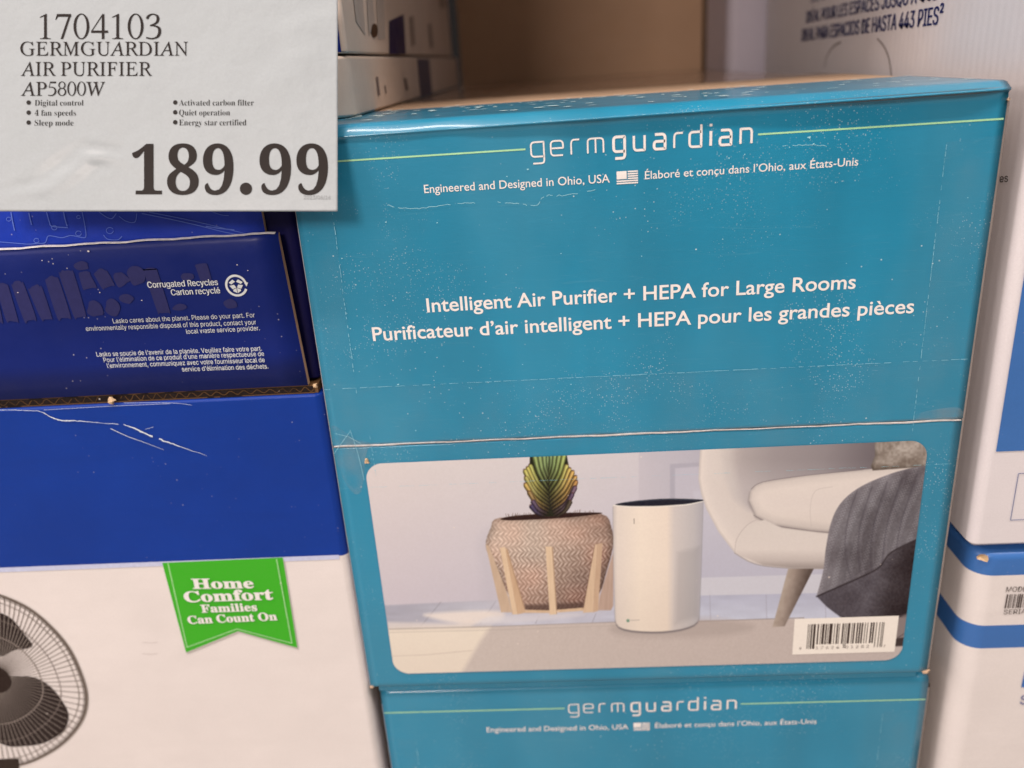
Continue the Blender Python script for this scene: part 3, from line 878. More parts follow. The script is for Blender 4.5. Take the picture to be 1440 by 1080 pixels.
# armchair
fill([(987, 600), (983, 650), (982, 673), (986, 695), (993, 715), (1010, 747), (1033, 777), (1052, 789), (1073, 795), (1113, 799), (1180, 800), (1330, 800), (1330, 600)],
     lambda x, y, d: grad(np.clip(-d, 0, 60), (0, (206, 190, 184)), (4, (229, 211, 203)), (14, (222, 205, 198)), (60, (214, 197, 191))), .7)
fill([(1020, 590), (1016, 640), (1020, 672), (1032, 700), (1052, 716), (1090, 720), (1330, 690), (1330, 590)],
     lambda x, y, d: grad(x + (y - 640) * .2, (1016, (206, 190, 185)), (1045, (182, 167, 165)), (1090, (166, 152, 152)), (1160, (154, 141, 142)), (1225, (126, 114, 117))) + (np.clip((y - 645) / 40, 0, 1) * 16)[:, None], 5)
fill([(1010, 600), (1014, 660), (1030, 700), (1050, 716), (1040, 690), (1030, 650), (1030, 600)], (214, 199, 193), 6, .5)
cush = [(1053, 703), (1055, 690), (1062, 682), (1073, 677), (1133, 668), (1213, 660), (1320, 650), (1320, 760), (1163, 747), (1140, 745), (1087, 737), (1063, 725)]
fill([(p[0] - 1, p[1] + 2.2) for p in cush], (150, 136, 134), 2.2, .8)
fill(cush, lambda x, y, d: grad(np.clip(-d, 0, 40), (0, (196, 180, 175)), (4, (216, 199, 192)), (14, (227, 209, 201)), (40, (224, 206, 199))) - (np.clip((y - 715) / 35, 0, 1) * 10)[:, None], .7)
line([(1056, 687), (1073, 677), (1133, 668), (1213, 660)], .9, (130, 116, 116), .7, smooth=4)
line([(1060, 724), (1087, 737.5), (1140, 746), (1165, 748)], 1.2, (140, 126, 124), .8, smooth=4)
line([(1141, 744), (1139, 715), (1146, 690), (1170, 684)], .8, (200, 184, 178), .7, smooth=4)
fill([(1033, 777), (1036, 757), (1052, 737), (1075, 730), (1100, 742), (1165, 750), (1165, 799), (1113, 798), (1073, 794)], lambda x, y, d: grad((y - 735) / 62, (0, (219, 203, 196)), (.6, (222, 205, 198)), (.85, (200, 183, 177)), (1, (168, 152, 147))), 1.2)
line([(1033, 777), (1036, 757), (1050, 738), (1066, 729)], 1.0, (190, 174, 170), .7, smooth=4)
line([(1033, 777), (1052, 788.5), (1073, 795), (1113, 798.5), (1160, 798.5)], 1.2, (150, 136, 132), .6, smooth=4)
# cushion behind
fill([(1229, 616), (1260, 612), (1320, 612), (1320, 655), (1283, 657), (1227, 661), (1224, 655), (1230, 640)],
     lambda x, y, d: (np.array((166, 150, 141)) + ((vnoise(x, y, 9, 41) - .5) * 40 + (vnoise(x, y, 3, 42) - .5) * 26)[:, None] - (np.clip((y - 632) / 30, 0, 1) * 26)[:, None]) * (.82 + .18 * np.clip(-d / 5, 0, 1))[:, None], .8)
# chair leg
fill([(1108, 799), (1144, 799), (1103, 880), (1086, 881)], lambda x, y, d: grad((x - (1108 - (y - 799) * .27)) / 30, (0, (182, 162, 150)), (.35, (168, 148, 138)), (1, (104, 88, 82))) + (vnoise(x, y, 5, 43) - .5)[:, None] * 12, .6)
# throw blanket
thr = spline([(1320, 652), (1283, 657), (1245, 668), (1206, 686), (1181, 708), (1168, 735), (1161, 770), (1157, 803), (1148, 837)], 6).tolist() + [ (1163, 853), (1183, 868), (1225, 868), (1268, 868), (1285, 868), (1320, 868)]
def knit(x, y, d):
    u = (x - 1150) * .94 + (y - 640) * .34
    bend = 9 * np.sin((y - 650) / 60)
    u = u + bend
    rib = np.cos(2 * np.pi * u / 17.0)
    cable = np.cos(2 * np.pi * u / 5.2) * np.cos(2 * np.pi * (y * .9 - x * .35) / 4.2)
    ks = np.clip(rib * 1.5, -.3, 1)
    c = grad(np.clip(-d, 0, 30), (0, (136, 126, 130)), (6, (124, 115, 119)), (30, (117, 109, 113)))
    big = (vnoise(x, y, 26, 51) - .5) * 34
    return c + (ks * 7 + cable * 13 * np.clip(rib + .4, 0, 1) + big + (vnoise(x, y, 2.0, 52) - .5) * 14)[:, None] - (np.clip((x - 1250) / 60, 0, 1) * 14)[:, None]
fill(thr, knit, .7)
for k in range(5):
    xo = k * 21
    line([(1205 + xo, 690 - k * 6), (1192 + xo * .9, 730), (1188 + xo * .85, 775), (1196 + xo * .7, 812 - k * 4)], 1.3, (80, 72, 80), .5, 1.2, 5)
    line([(1209 + xo, 691 - k * 6), (1196 + xo * .9, 730), (1192 + xo * .85, 775), (1200 + xo * .7, 810 - k * 4)], 1.0, (136, 126, 134), .35, 1.0, 5)
fill([(1148, 838), (1178, 824), (1210, 810), (1236, 797), (1253, 776), (1293, 756), (1320, 740), (1320, 868), (1285, 868), (1183, 868), (1163, 853)],
     lambda x, y, d: grad(x + (y - 800) * .3, (1150, (96, 88, 95)), (1200, (92, 84, 90)), (1232, (104, 96, 102)), (1262, (66, 58, 62)), (1300, (50, 42, 46))) + ((vnoise(x, y, 2.2, 53) - .5) * 16 + (vnoise(x, y, 20, 54) - .5) * 18)[:, None], .9)
line([(1148, 838), (1178, 825), (1210, 811), (1236, 797), (1253, 776), (1293, 756)], 1.8, (52, 44, 48), .85, .9, 5)
line([(1150, 834), (1178, 821), (1208, 807), (1234, 793), (1251, 772), (1293, 752)], 1.2, (132, 122, 130), .45, .9, 5)
# end of the chair and the rug at the right margin
fill([(1262, 868), (1300, 850), (1300, 905), (1258, 908)], (140, 124, 122), 2, .9)
fill([(1258, 897), (1300, 893), (1300, 906), (1257, 908)], (70, 58, 58), 1, .95)
line([(1262, 896), (1300, 872)], 1.2, (80, 68, 70), .7)
# whole picture slightly deeper in tone, with a little less blue
IMG = np.clip(255 * (np.clip(IMG, 0, 255) / 255) ** 1.13 * np.array([1.0, 1.0, .985]), 4, 250)
colr = ink(IMG.reshape(-1, 3))
# mesh of the print with rounded corners
hw, hh, rad = (px1 - px0) / 2, (pz1 - pz0) / 2, .0105
qx = np.abs(gx - (px0 + hw)) - hw + rad; qz = np.abs(gz - (pz0 + hh)) - hh + rad
sd = np.minimum(np.maximum(qx, qz), 0) + np.hypot(np.maximum(qx, 0), np.maximum(qz, 0)) - rad
# move the outermost points onto the rounded outline so that it is smooth
keep = sd <= 1e-6
near = (sd > 0) & (sd < .0004)
gx2, gz2 = gx.copy(), gz.copy()
gxr, gzr = np.sign(gx - px0 - hw) * np.maximum(qx, 0), np.sign(gz - pz0 - hh) * np.maximum(qz, 0)
nl = np.maximum(np.hypot(gxr, gzr), 1e-9)
gx2[near] -= (gxr / nl * sd)[near]; gz2[near] -= (gzr / nl * sd)[near]
ok = keep | near
idx = -np.ones((NZ, NX), int); idx[ok] = np.arange(ok.sum())
qf = ok[:-1, :-1] & ok[1:, :-1] & ok[:-1, 1:] & ok[1:, 1:]
f4 = np.stack([idx[:-1, :-1][qf], idx[:-1, 1:][qf], idx[1:, 1:][qf], idx[1:, :-1][qf]], 1)
verts = np.stack([gx2[ok], np.full(ok.sum(), -.00055), gz2[ok]], 1)
link_mesh('printed_picture', verts, f4.tolist(), VC, tb, smooth=True, cols=colr.reshape(NZ, NX, 3)[ok])

# barcode panel on the picture
bc = Print(FR, .00075)
c00, c10, c01 = FR.q(1113.5, 919.5), FR.q(1257, 917), FR.q(1117, 869.3)
bw, bh = c10[0] - c00[0], c01[1] - c00[1]
bc.poly([c00, c00 + (bw, 0), c00 + (bw, bh), c00 + (0, bh)], ink((240, 220, 205)))
LCODE = ['0001101', '0011001', '0010011', '0111101', '0100011', '0110001', '0101111', '0111011', '0110111', '0001011']
def upc(d):
    out = '101' + ''.join(LCODE[int(c)] for c in d[:6]) + '01010'
    for c in d[6:]: out += ''.join('1' if b == '0' else '0' for b in LCODE[int(c)])
    return out + '101'
dg = '81762401282'
chk = (10 - (3 * sum(int(c) for c in dg[0::2]) + sum(int(c) for c in dg[1::2])) % 10) % 10
bits = upc(dg + str(chk))
mod = bw * .735 / 95; xs0 = bw * .135
i = 0
while i < 95:
    if bits[i] == '1':
        j = i
        while j < 95 and bits[j] == '1': j += 1
        lo = .15 if (i < 10 or i > 84 or 45 <= i < 50) else .27
        bc.poly([c00 + (xs0 + i * mod, bh * lo), c00 + (xs0 + j * mod, bh * lo), c00 + (xs0 + j * mod, bh * .84), c00 + (xs0 + i * mod, bh * .84)], ink((64, 50, 46)))
        i = j
    else: i += 1
def digits_on(pr, s_, x0, x1, y0, hgt, col):
    v, fc = glyphs(s_, INTER, 0.0)
    x = (v[:, 0] - v[:, 0].min()) / (v[:, 0].max() - v[:, 0].min())
    uv = np.stack([c00[0] + x0 + x * (x1 - x0), c00[1] + y0 + v[:, 1] * hgt / .73], 1)
    pr._add(uv, fc, col)
DC = ink((110, 92, 86))
digits_on(bc, '8', bw * .065, bw * .085, bh * .14, bh * .10, DC)
digits_on(bc, '1 7 6 2 4', bw * .225, bw * .455, bh * .14, bh * .11, DC)
digits_on(bc, '0 1 2 8 2', bw * .515, bw * .745, bh * .14, bh * .11, DC)
digits_on(bc, str(chk), bw * .885, bw * .905, bh * .14, bh * .10, DC)
bc.build('barcode_panel', VC, tb, use_col=True)

# ------------------------------------------------------------------ the second teal carton below, set back a little
def copy_thing(root, label, shift, skip=()):
    r = root.copy(); COL.objects.link(r)
    r.location = Vector(root.location) + Vector(shift)
    r['label'] = label
    for ch in list(root.children):
        if ch.name.split('.')[0] in skip: continue
        c = ch.copy(); COL.objects.link(c); c.parent = r
        for g in list(ch.children):
            d = g.copy(); COL.objects.link(d); d.parent = c
    return r
low = copy_thing(tb.e, 'teal carton showing only its top edge and logo, under the carton with the picture', (.0046, .0045, -.3645),
                 ('printed_picture', 'barcode_panel', 'slogan_lettering', 'seam_edge', 'loose_film', 'scuff', 'upper_flap', 'frayed_corner'))
prof = [(0, SEAM + .0006), (0, SEAM + .0020)] + [(0, z) for z in np.linspace(SEAM + .02, .330, 8)] + [(0, H - .012), (0, H - .0045), (.0003, H - .0026), (.0010, H - .0011), (.0024, H - .0003), (.0042, H), (.02, H), (TEAL_TOP, H)]
fl2 = panel('upper_flap', prof, .0017, 0.0, W, 61, [TEAL, KRAFT_GREY], tb, wob=.00005)
fl2.parent = low

# a scrap of torn board stuck near the seam
def scrap(name, label, surf, px, py, size, seed):
    r_ = np.random.default_rng(seed); c = surf.q(px, py)
    a = np.linspace(0, 2 * math.pi, 9, endpoint=False)
    rad_ = size * (1 + .45 * r_.uniform(-1, 1, 9))
    lo = surf.to3(np.stack([c[0] + rad_ * np.cos(a), c[1] + rad_ * np.sin(a)], 1), np.full(9, .0004))
    hi = surf.to3(np.stack([c[0] + rad_ * .7 * np.cos(a), c[1] + rad_ * .7 * np.sin(a)], 1), .0012 + .001 * r_.random(9))
    V = np.concatenate([lo, hi]); b = lo.mean(0)
    Fc = [(i, (i + 1) % 9, 9 + (i + 1) % 9, 9 + i) for i in range(9)] + [tuple(range(9, 18)), tuple(range(9))[::-1]]
    o_ = link_mesh(name, V - b, Fc, DEBRIS); o_.location = b
    o_['label'] = label; o_['category'] = 'paper scrap'
scrap('board_scrap', 'tiny tan paper scrap stuck above the top left corner of the room picture', FR, 516, 648, .0017, 3)

# ================================================================== fan cartons on the left
FB = front(0.0)
XR = -.0028
lower = Thing('fan_carton', 'white and royal blue fan carton with green ribbon print, lower left of the stack', 'carton', (-.15, .15, FLOOR_Z), 'fan cartons')
ZB = .1031                                            # where blue meets white
rbox('carton_body', -.36, -.0015, 0.0, .30, [FLOOR_Z + .001, ZB, .2113], [WHITE, ROYAL], .005, .002, lower)
pb = Print(FB, .0003)
pb.poly([(-.3545, ZB - .0032), (-.0068, ZB - .0022), (-.0068, ZB + .0009), (-.3545, ZB + .0003)])
pb.build('border_line', ink_mat((196, 190, 214)), lower)
# crease torn across the blue
cr_ = Print(FB, .0005)
PTS = [(0, 576), (30, 576.5), (56, 578), (75, 587), (90, 591), (113, 591.5), (150, 595), (172, 596.5), (190, 602), (207, 610), (230, 619), (250, 626), (291, 640)]
p = spline(PTS, 8); p[:, 1] += rng.normal(0, .25, len(p))
wv = np.interp(p[:, 0], [0, 56, 75, 92, 110, 150, 175, 205, 230, 250, 291], [.6, .8, 1.7, 2.0, 1.1, .5, 1.1, 2.6, 1.9, 1.2, .3]) * (.65 + .6 * rng.random(len(p)))
for i in range(0, len(p) - 3, 3):
    if random.random() < .88: cr_.strokepx(p[i:i + 4], wv[i:i + 4])
p = spline([(156, 602), (180, 613), (205, 622), (231, 632)], 8); cr_.strokepx(p, np.interp(p[:, 0], [156, 185, 231], [.9, .8, .3]))
for pts in (((175, 566), (240, 566), (270, 569)), ((62, 576), (150, 571), (240, 567)), ((205, 603), (216, 600))): cr_.strokepx(spline(pts, 6), .4)
cr_.build('torn_crease', ink_mat((212, 208, 222)), lower)
# raw corrugated edges showing in the gap at the top of this carton
cg = Print(front(.0020), .0002)
gz0, gz1 = .2118, .2162
bar('top_flap', -.355, -.004, .0022, .29, .2115, .2164, KRAFT_DARK, lower)
tan, dk = ink((112, 78, 50)), ink((38, 26, 20))
cg.poly([(-.355, gz0 - .0006), (-.006, gz0 - .0006), (-.006, gz1 + .0004), (-.355, gz1 + .0004)], dk)
for zc in (gz0, gz1): cg.poly([(-.355, zc - .00025), (-.006, zc - .00025), (-.006, zc + .0003), (-.355, zc + .0003)], tan)
xx = np.arange(-.355, -.006, .0008)
zz = (gz0 + gz1) / 2 + (gz1 - gz0) * (.34 + .10 * np.sin(xx * 37)) * np.sin(2 * np.pi * xx / .0072 + 1.6 * np.sin(xx * 60) + .9 * np.sin(xx * 23))
zz = zz + rng.normal(0, .00012, len(zz))
i = 0
while i < len(xx) - 6:
    n_ = int(rng.integers(5, 22))
    if rng.random() < .80: cg.stroke(np.stack([xx[i:i + n_ + 1], zz[i:i + n_ + 1]], 1), .00038, tan * float(rng.uniform(.55, 1.2)))
    i += n_
for i in range(26):
    x_ = float(rng.uniform(-.34, -.02)); w_ = float(rng.uniform(.003, .014)); zb_ = gz0 if rng.random() < .5 else gz1 - .0006
    cg.poly([(x_, zb_ - .0004), (x_ + w_, zb_ - .0003), (x_ + w_ * .8, zb_ + .0010), (x_ + w_ * .2, zb_ + .0007)], dk)
cg.build('corrugated_edge', VC, lower, use_col=True)

# green ribbon print
rb = Print(FB, .0004)
GR, GL = ink((66, 166, 42)), ink((176, 214, 150))
RP = [(228.5, 791), (398, 783.5), (418.5, 910.5), (335, 887), (262, 917)]
rb.polypx([(p_[0] + 1.5, p_[1] + 2.2) for p_ in RP], ink((186, 170, 160)))
rb.polypx(RP, GR)
IN = [(236.5, 791.5), (263.5, 909.5), (334, 883.5), (411, 903.5), (389.5, 784.5)]
for a, b in zip(IN[:-1], IN[1:]):
    a, b = np.array(a), np.array(b); n_ = int(np.linalg.norm(b - a) / 2.6)
    for k in range(n_):
        rb.strokepx([a + (b - a) * (k / n_), a + (b - a) * ((k + .68) / n_)], 1.9, GL)
WT = ink((236, 240, 226))
B_ = lambda s_: serif(s_, True)
HREF = serif('H', True)
text(rb, B_('Home'), (272, 826.5), (358.5, 825.5), 14, WT, MATHF, .012, HREF)
text(rb, B_('Comfort'), (261, 845.5), (385.5, 841.5), 15, WT, MATHF, .012, HREF)
text(rb, B_('Families'), (284.5, 860), (363, 857.5), 11, WT, MATHF, .012, HREF)
text(rb, B_('Can Count On'), (266, 876), (391, 870.5), 11, WT, MATHF, .012, HREF)
rb.build('ribbon_print', VC, lower, use_col=True)
# small dents in the white board
dn = Print(FB, .0003)
for y_ in (903, 919): dn.strokepx([(200, y_), (214, y_ + .6), (222, y_ - .4)], .7)
dn.build('dent', ink_mat((196, 176, 168)), lower)

# printed pedestal fan
fp = Print(FB, .0003, .000012)
half = np.array([(0, 835), (40, 853), (73, 880), (100, 913), (118, 953), (124, 983), (117, 1013), (93, 1043), (60, 1065), (27, 1077)], float)
hub = np.array((-2.0, 956.0))
left = np.array([(-14, 1079), (-50, 1070), (-88, 1040), (-114, 1000), (-124, 955), (-116, 905), (-92, 865), (-60, 838), (-28, 830)], float)
OUT = spline(np.concatenate([half, left]), 10, True)
ang = np.unwrap(np.arctan2(OUT[:, 1] - hub[1], OUT[:, 0] - hub[0]))
def on_ring(a, f):
    """point at angle a on the guard outline scaled by f about the hub"""
    aa = (a - ang[0]) % (2 * math.pi) + ang[0]
    xs_ = np.interp(aa, np.append(ang, ang[0] + 2 * math.pi), np.append(OUT[:, 0], OUT[0, 0]))
    ys_ = np.interp(aa, np.append(ang, ang[0] + 2 * math.pi), np.append(OUT[:, 1], OUT[0, 1]))
    return hub + (np.stack([xs_, ys_], -1) - hub) * f
q5 = lambda *p: np.array([(a / 3, 720 + b / 3) for a, b in p], float)
BL = [spline(q5((-40, 420), (0, 424), (50, 450), (100, 510), (136, 566), (60, 582), (0, 608), (-30, 560)), 6, True),
      spline(q5((14, 702), (80, 692), (150, 698), (215, 738), (262, 795), (290, 858), (268, 922), (190, 972), (110, 986), (30, 985), (-30, 940), (-10, 800)), 6, True),
      spline(q5((-20, 720), (-120, 640), (-230, 640), (-290, 720), (-300, 800), (-200, 850), (-90, 820)), 6, True)]
DB = ink((40, 30, 26))
for b in BL: fp.polypx(b, DB)
def inside(pt, poly):
    x_, y_ = pt; c = False
    for (ax, ay), (bx, by) in zip(poly, np.roll(poly, -1, 0)):
        if (ay > y_) != (by > y_) and x_ < (bx - ax) * (y_ - ay) / (by - ay) + ax: c = not c
    return c
CD, CL = ink((92, 76, 68)), ink((158, 140, 129))
fp.k += 1; fp.hold = True
for k in range(88):
    a = 2 * math.pi * k / 88
    sw = lambda f: a + .10 * (1 - f)
    fs = np.linspace(.14, .985, 15)
    pts = np.array([on_ring(np.array([sw(f)]), f)[0] for f in fs])
    for i in range(14):
        mid = (pts[i] + pts[i + 1]) / 2
        dark = not any(inside(mid, b) for b in BL)
        fp.strokepx([pts[i], pts[i + 1]], (1.0 if dark else .82) * (.62 + .5 * fs[i]), CD if dark else CL)
fp.hold = False
aa = np.linspace(0, 2 * math.pi, 120)
for f, w_, c in ((.90, 1.0, ink((128, 112, 102))), (.70, .9, ink((130, 112, 104))), (.50, 1.2, ink((150, 132, 122))), (.955, .9, ink((120, 104, 96)))):
    fp.strokepx(on_ring(aa, f), w_, c)
fp.strokepx(on_ring(aa, .985), 4.2, ink((92, 78, 70)))
fp.strokepx(on_ring(aa, .992), 1.2, ink((142, 124, 112)))
fp.polypx(on_ring(np.linspace(0, 2 * math.pi, 30, endpoint=False), .15), ink((44, 34, 30)))
fp.polypx([(-22, 1068), (27, 1066), (29, 1140), (-22, 1140)], ink((50, 40, 36)))
fp.build('fan_print', VC, lower, use_col=True)

# upper fan carton with two flaps over its end
upper = Thing('fan_carton', 'blue fan carton with glue marks and recycling notice, above the white and blue fan carton', 'carton', (-.15, .15, .2168), 'fan cartons')
rbox('carton_body', -.36, XR, .0078, .30, [.2169, .3548], [NAVY_SHADED], .006, .002, upper)
def flap(name, x0, x1, y0, y1, z0, z1, skew, mat, r=.0012, parent=None, edge=KRAFT):
    """a board flap: printed face, raw edges, softly rolled top"""
    prof_ = [(y0 + .0, z0), (y0, z0 + .02), (y0, z1 - .012), (y0 + .0004, z1 - .004), (y0 + .0014, z1 - .0008), (y0 + .0026, z1)]
    po = np.array(prof_); ring = np.concatenate([po, [(y1, z1 - .0004), (y1, z0)]]); L = len(ring); n = len(po)
    V, Fc, MI = [], [], []
    xs_ = np.linspace(0, 1, 24)
    for t_ in xs_:
        for (y_, z_) in ring:
            xr_ = x1 + skew * (z_ - z0) / (z1 - z0)
            V.append((x0 + (xr_ - x0) * t_, y_ + .0001 * math.sin(t_ * 19 + z_ * 60), z_))
    for i in range(23):
        for k in range(L):
            Fc.append((i * L + k, (i + 1) * L + k, (i + 1) * L + (k + 1) % L, i * L + (k + 1) % L)); MI.append(0 if k < n - 1 else 1)
    Fc.append(tuple(range(L))); Fc.append(tuple(range(23 * L, 24 * L))[::-1]); MI += [1, 1]
    return link_mesh(name, V, Fc, [mat, edge], parent, MI, [m_ == 0 for m_ in MI])
fA = FB.q(390, 328); fB = FB.q(433.5, 542)
flap('lower_flap', -.355, fB[0], 0.0, .0038, .2171, .3046, fA[0] - fB[0], NAVY, parent=upper)
flap('upper_flap', -.355, front(.0038).q(373, 325)[0], .0042, .0074, .2880, .3535, -.001, ROYAL_BRIGHT, parent=upper, edge=KRAFT_LIGHT)
# white torn line along the top of the lower flap
V, Fc = [], []
xs = np.linspace(-.353, fA[0] - .0015, 80)
for x in xs:
    j = .0002 * math.sin(x * 210) + random.uniform(-.00015, .00015)
    wd = .00002 + .00014 * math.sin(x * 33) + .0002 * math.exp(-((x + .11) / .05) ** 2)
    V += [(x, .0004, .3042 + j), (x, .0009, .3045 + j + wd), (x, .0026, .3049 + j)]
for i in range(len(xs) - 1):
    for k in range(2): Fc.append((3 * i + k, 3 * i + 3 + k, 3 * i + 4 + k, 3 * i + 1 + k))
link_mesh('torn_edge', V, Fc, CREAM, upper)
gl = Print(FB, .0003)
def capsule(a, b, w_, jit=.08):
    a, b = FB.q(*a), FB.q(*b); d_ = b - a; L_ = np.linalg.norm(d_); d_ = d_ / max(L_, 1e-6); n_ = np.array([-d_[1], d_[0]])
    k = np.linalg.norm(FB.q(201, 400) - FB.q(200, 400)); r_ = w_ * k / 2
    pts = [a + r_ * (math.cos(t_) * n_ - .8 * math.sin(t_) * d_) for t_ in np.linspace(math.pi, 0, 7)] + [b + r_ * (math.cos(t_) * n_ + .15 * math.sin(t_) * d_) for t_ in np.linspace(0, math.pi, 4)]
    pts = np.array(pts) + rng.normal(0, r_ * jit, (len(pts), 2)); gl.poly(spline(pts[::-1], 4, True))
def blob(c, rx, ry):
    c = FB.q(*c); k = np.linalg.norm(FB.q(201, 400) - FB.q(200, 400)); a = np.linspace(0, 2 * math.pi, 9, endpoint=False)
    rr = 1 + rng.normal(0, .10, 9)
    gl.poly(spline(np.stack([c[0] + rx * k * rr * np.cos(a), c[1] + ry * k * rr * np.sin(a)], 1), 4, True))
for a in (((5, 405), (18, 450), 17.5), ((26, 402), (43.5, 449), 18.5), ((51, 408), (66.5, 447), 18.5), ((74, 396), (90.5, 445.5), 19.5), ((94, 386), (113, 443.5), 19.5), ((120, 388), (126, 404), 19), ((143, 386), (152, 403), 19.5),
          ((168, 390), (175, 399), 18), ((213, 384), (230, 438), 19.5), ((283, 376), (291, 394), 16), ((-14, 408), (-4, 452), 18)): capsule(*a)
for a in (((115, 374), 10.5, 5.5), ((134, 434), 11, 12), ((158, 432), 11.5, 12), ((192, 387), 12.5, 13.5), ((179, 420), 10, 6.5), ((253, 432), 10, 5), ((264, 389), 9, 5), ((324, 427), 9.5, 7)): blob(*a)
gl.build('glue_mark', ink_mat((56, 55, 99), .9), upper)
# milky outlines of dried glue and a film wrinkle on the upper flap
wr = Print(front(.0042), .0004)
FU_ = wr.s
def wl_(pts, w_): wr.strokepx(spline(pts, 6), w_)
wl_([(0, 340), (14, 341), (40, 343), (52, 342), (64, 341), (68, 332), (76, 332), (88, 334), (100, 331), (112, 333), (121, 333), (120, 318), (116, 298)], 1.1)
wl_([(16, 298), (18, 310), (21, 324)], 1.6); wl_([(41, 299), (43, 308), (45, 316)], 1.6); wl_([(66, 298), (70, 312), (74, 318), (96, 320)], 1.3); wl_([(90, 298), (92, 308), (95, 318)], 1.5)
wl_([(140, 298), (150, 305), (158, 307), (164, 300)], 1.1); wl_([(168, 304), (178, 311), (190, 312), (193, 300)], 1.0); wl_([(146, 330), (152, 336), (166, 337), (172, 332)], 1.1)
for (cx_, cy_, r_) in ((13, 308, 3.2), (111, 328, 4), (52, 338, 3.6), (111, 305, 2.6), (77, 320, 3.6), (155, 324, 5)):
    a = np.linspace(0, 2 * math.pi * .93, 16); wl_(np.stack([cx_ + r_ * np.cos(a), cy_ + r_ * .85 * np.sin(a)], 1), .9)
wl_([(200, 300), (240, 308), (280, 317), (320, 327), (350, 331)], 1.2); wl_([(210, 298), (270, 310), (320, 322), (356, 331)], 1.0); wl_([(290, 318), (310, 321), (330, 323)], 1.5)
wl_([(300, 298), (312, 302), (322, 303)], .9)
wr.build('film_wrinkle', ink_mat((98, 116, 192)), upper)
# the notices
NW = ink_mat((222, 214, 218))
nt = Print(FB, .0005)
for s_, a, b, c in (('Corrugated Recycles', (208.5, 404.5), (307, 400.5), 8.6), ('Carton recyclé', (241.7, 415), (310, 412), 8.4)):
    text(nt, s_, a, b, c, font=INTER, off=0.0); text(nt, s_, (a[0] + .45, a[1]), (b[0] + .45, b[1]), c, font=INTER, off=0.0)
for s_, a, b in (('Lasko cares about the planet. Please do your part. For', (160, 454.3), (359, 445.7)),
                 ('environmentally responsible disposal of this product, contact your', (122, 465), (361, 455.7)),
                 ('local waste service provider.', (263, 469), (366, 464)),
                 ('Lasko se soucie de l’avenir de la planète. Veuillez faire votre part.', (137, 501), (369, 492.7)),
                 ('Pour l’élimination de ce produit d’une manière respectueuse de', (147, 509), (372, 500)),
                 ('l’environnement, communiquez avec votre fournisseur local de', (152, 517), (373, 508.7)),
                 ('service d’élimination des déchets.', (257, 522), (378, 517.7))):
    text(nt, s_, a, b, 6.5, font=INTER, off=.0)
nt.build('notice_lettering', NW, upper)
ic = Print(FB, .0005)
k = np.linalg.norm(FB.q(334, 401) - FB.q(333, 401)); c = FB.q(332.7, 401.3)
a = np.linspace(math.radians(8), math.radians(337), 50)
ic.stroke(np.stack([c[0] + 14 * k * np.cos(a), c[1] + 14 * k * np.sin(a)], 1), 3.2 * k)
sc = lambda *p: [c + np.array(q_) * k for q_ in p]
ic.poly(sc((12, 4), (17.5, 3.5), (14, -2.2)))
ic.poly(sc((-10, 4.5), (-4, 8.8), (-.6, 5.6), (-6.6, 2)))
ic.poly(sc((10, 4.5), (4, 8.8), (.6, 5.6), (6.6, 2)))
ic.poly(sc((-9.6, .2), (-3, 1.4), (-.5, -2.6), (-6, -5)))
ic.poly(sc((9.6, .2), (3, 1.4), (.5, -2.6), (6, -5)))
ic.poly(sc((-5.4, -5.6), (-.4, -3.4), (-.4, -10.6), (-5.4, -7.8)))
ic.poly(sc((5.4, -5.6), (.4, -3.4), (.4, -10.6), (5.4, -7.8)))
ic.build('recycling_emblem', NW, upper)
fs_ = Print(FB, .0006)
for (x, y, r_) in ((125, 353, 1.6), (334, 372, 1.0), (349, 380, .8), (60, 366, .8), (26, 411, .9), (141, 411, .9), (200, 422, .9)):
    fs_.disc(FB.q(x, y), r_ * k, r_ * k * .8, n=9)
fs_.build('dust_speck', SPECK, upper)
scrap('board_scrap', 'bright tan cardboard crumb in the dark gap between the two blue fan cartons', front(.0), 158, 562.5, .0020, 9)
scrap('board_scrap', 'pale cardboard crumb at the right end of the gap between the blue fan cartons', front(.0), 443, 541.5, .0014, 12)

# ================================================================== white cartons stacked behind the card, upper left
SX = .026
def quads(pr, *qs):
    for q_ in qs: pr.polypx(q_)
SR = side_r(SX)
flat = Thing('flat_carton', 'low shaded white carton with a grey stripe, lying on the teal carton at the left', 'carton', (-.1, .25, H))
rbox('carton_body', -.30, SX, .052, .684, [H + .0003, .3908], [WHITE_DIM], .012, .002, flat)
st = Print(SR, .0003)
st.poly([(.322, H + .0006), (.402, H + .0006), (.402, .3890), (.322, .3894)])
st.build('stripe', ink_mat((84, 78, 92)), flat)
st = Print(SR, .0004)
quads(st, [(528, 108), (531, 108), (534, 134), (531, 135)], [(567, 110), (571, 110), (574, 126), (570, 128)], [(540, 120), (541.5, 120), (543, 131), (541.5, 132)])
st.build('small_print', ink_mat((120, 100, 94)), flat)

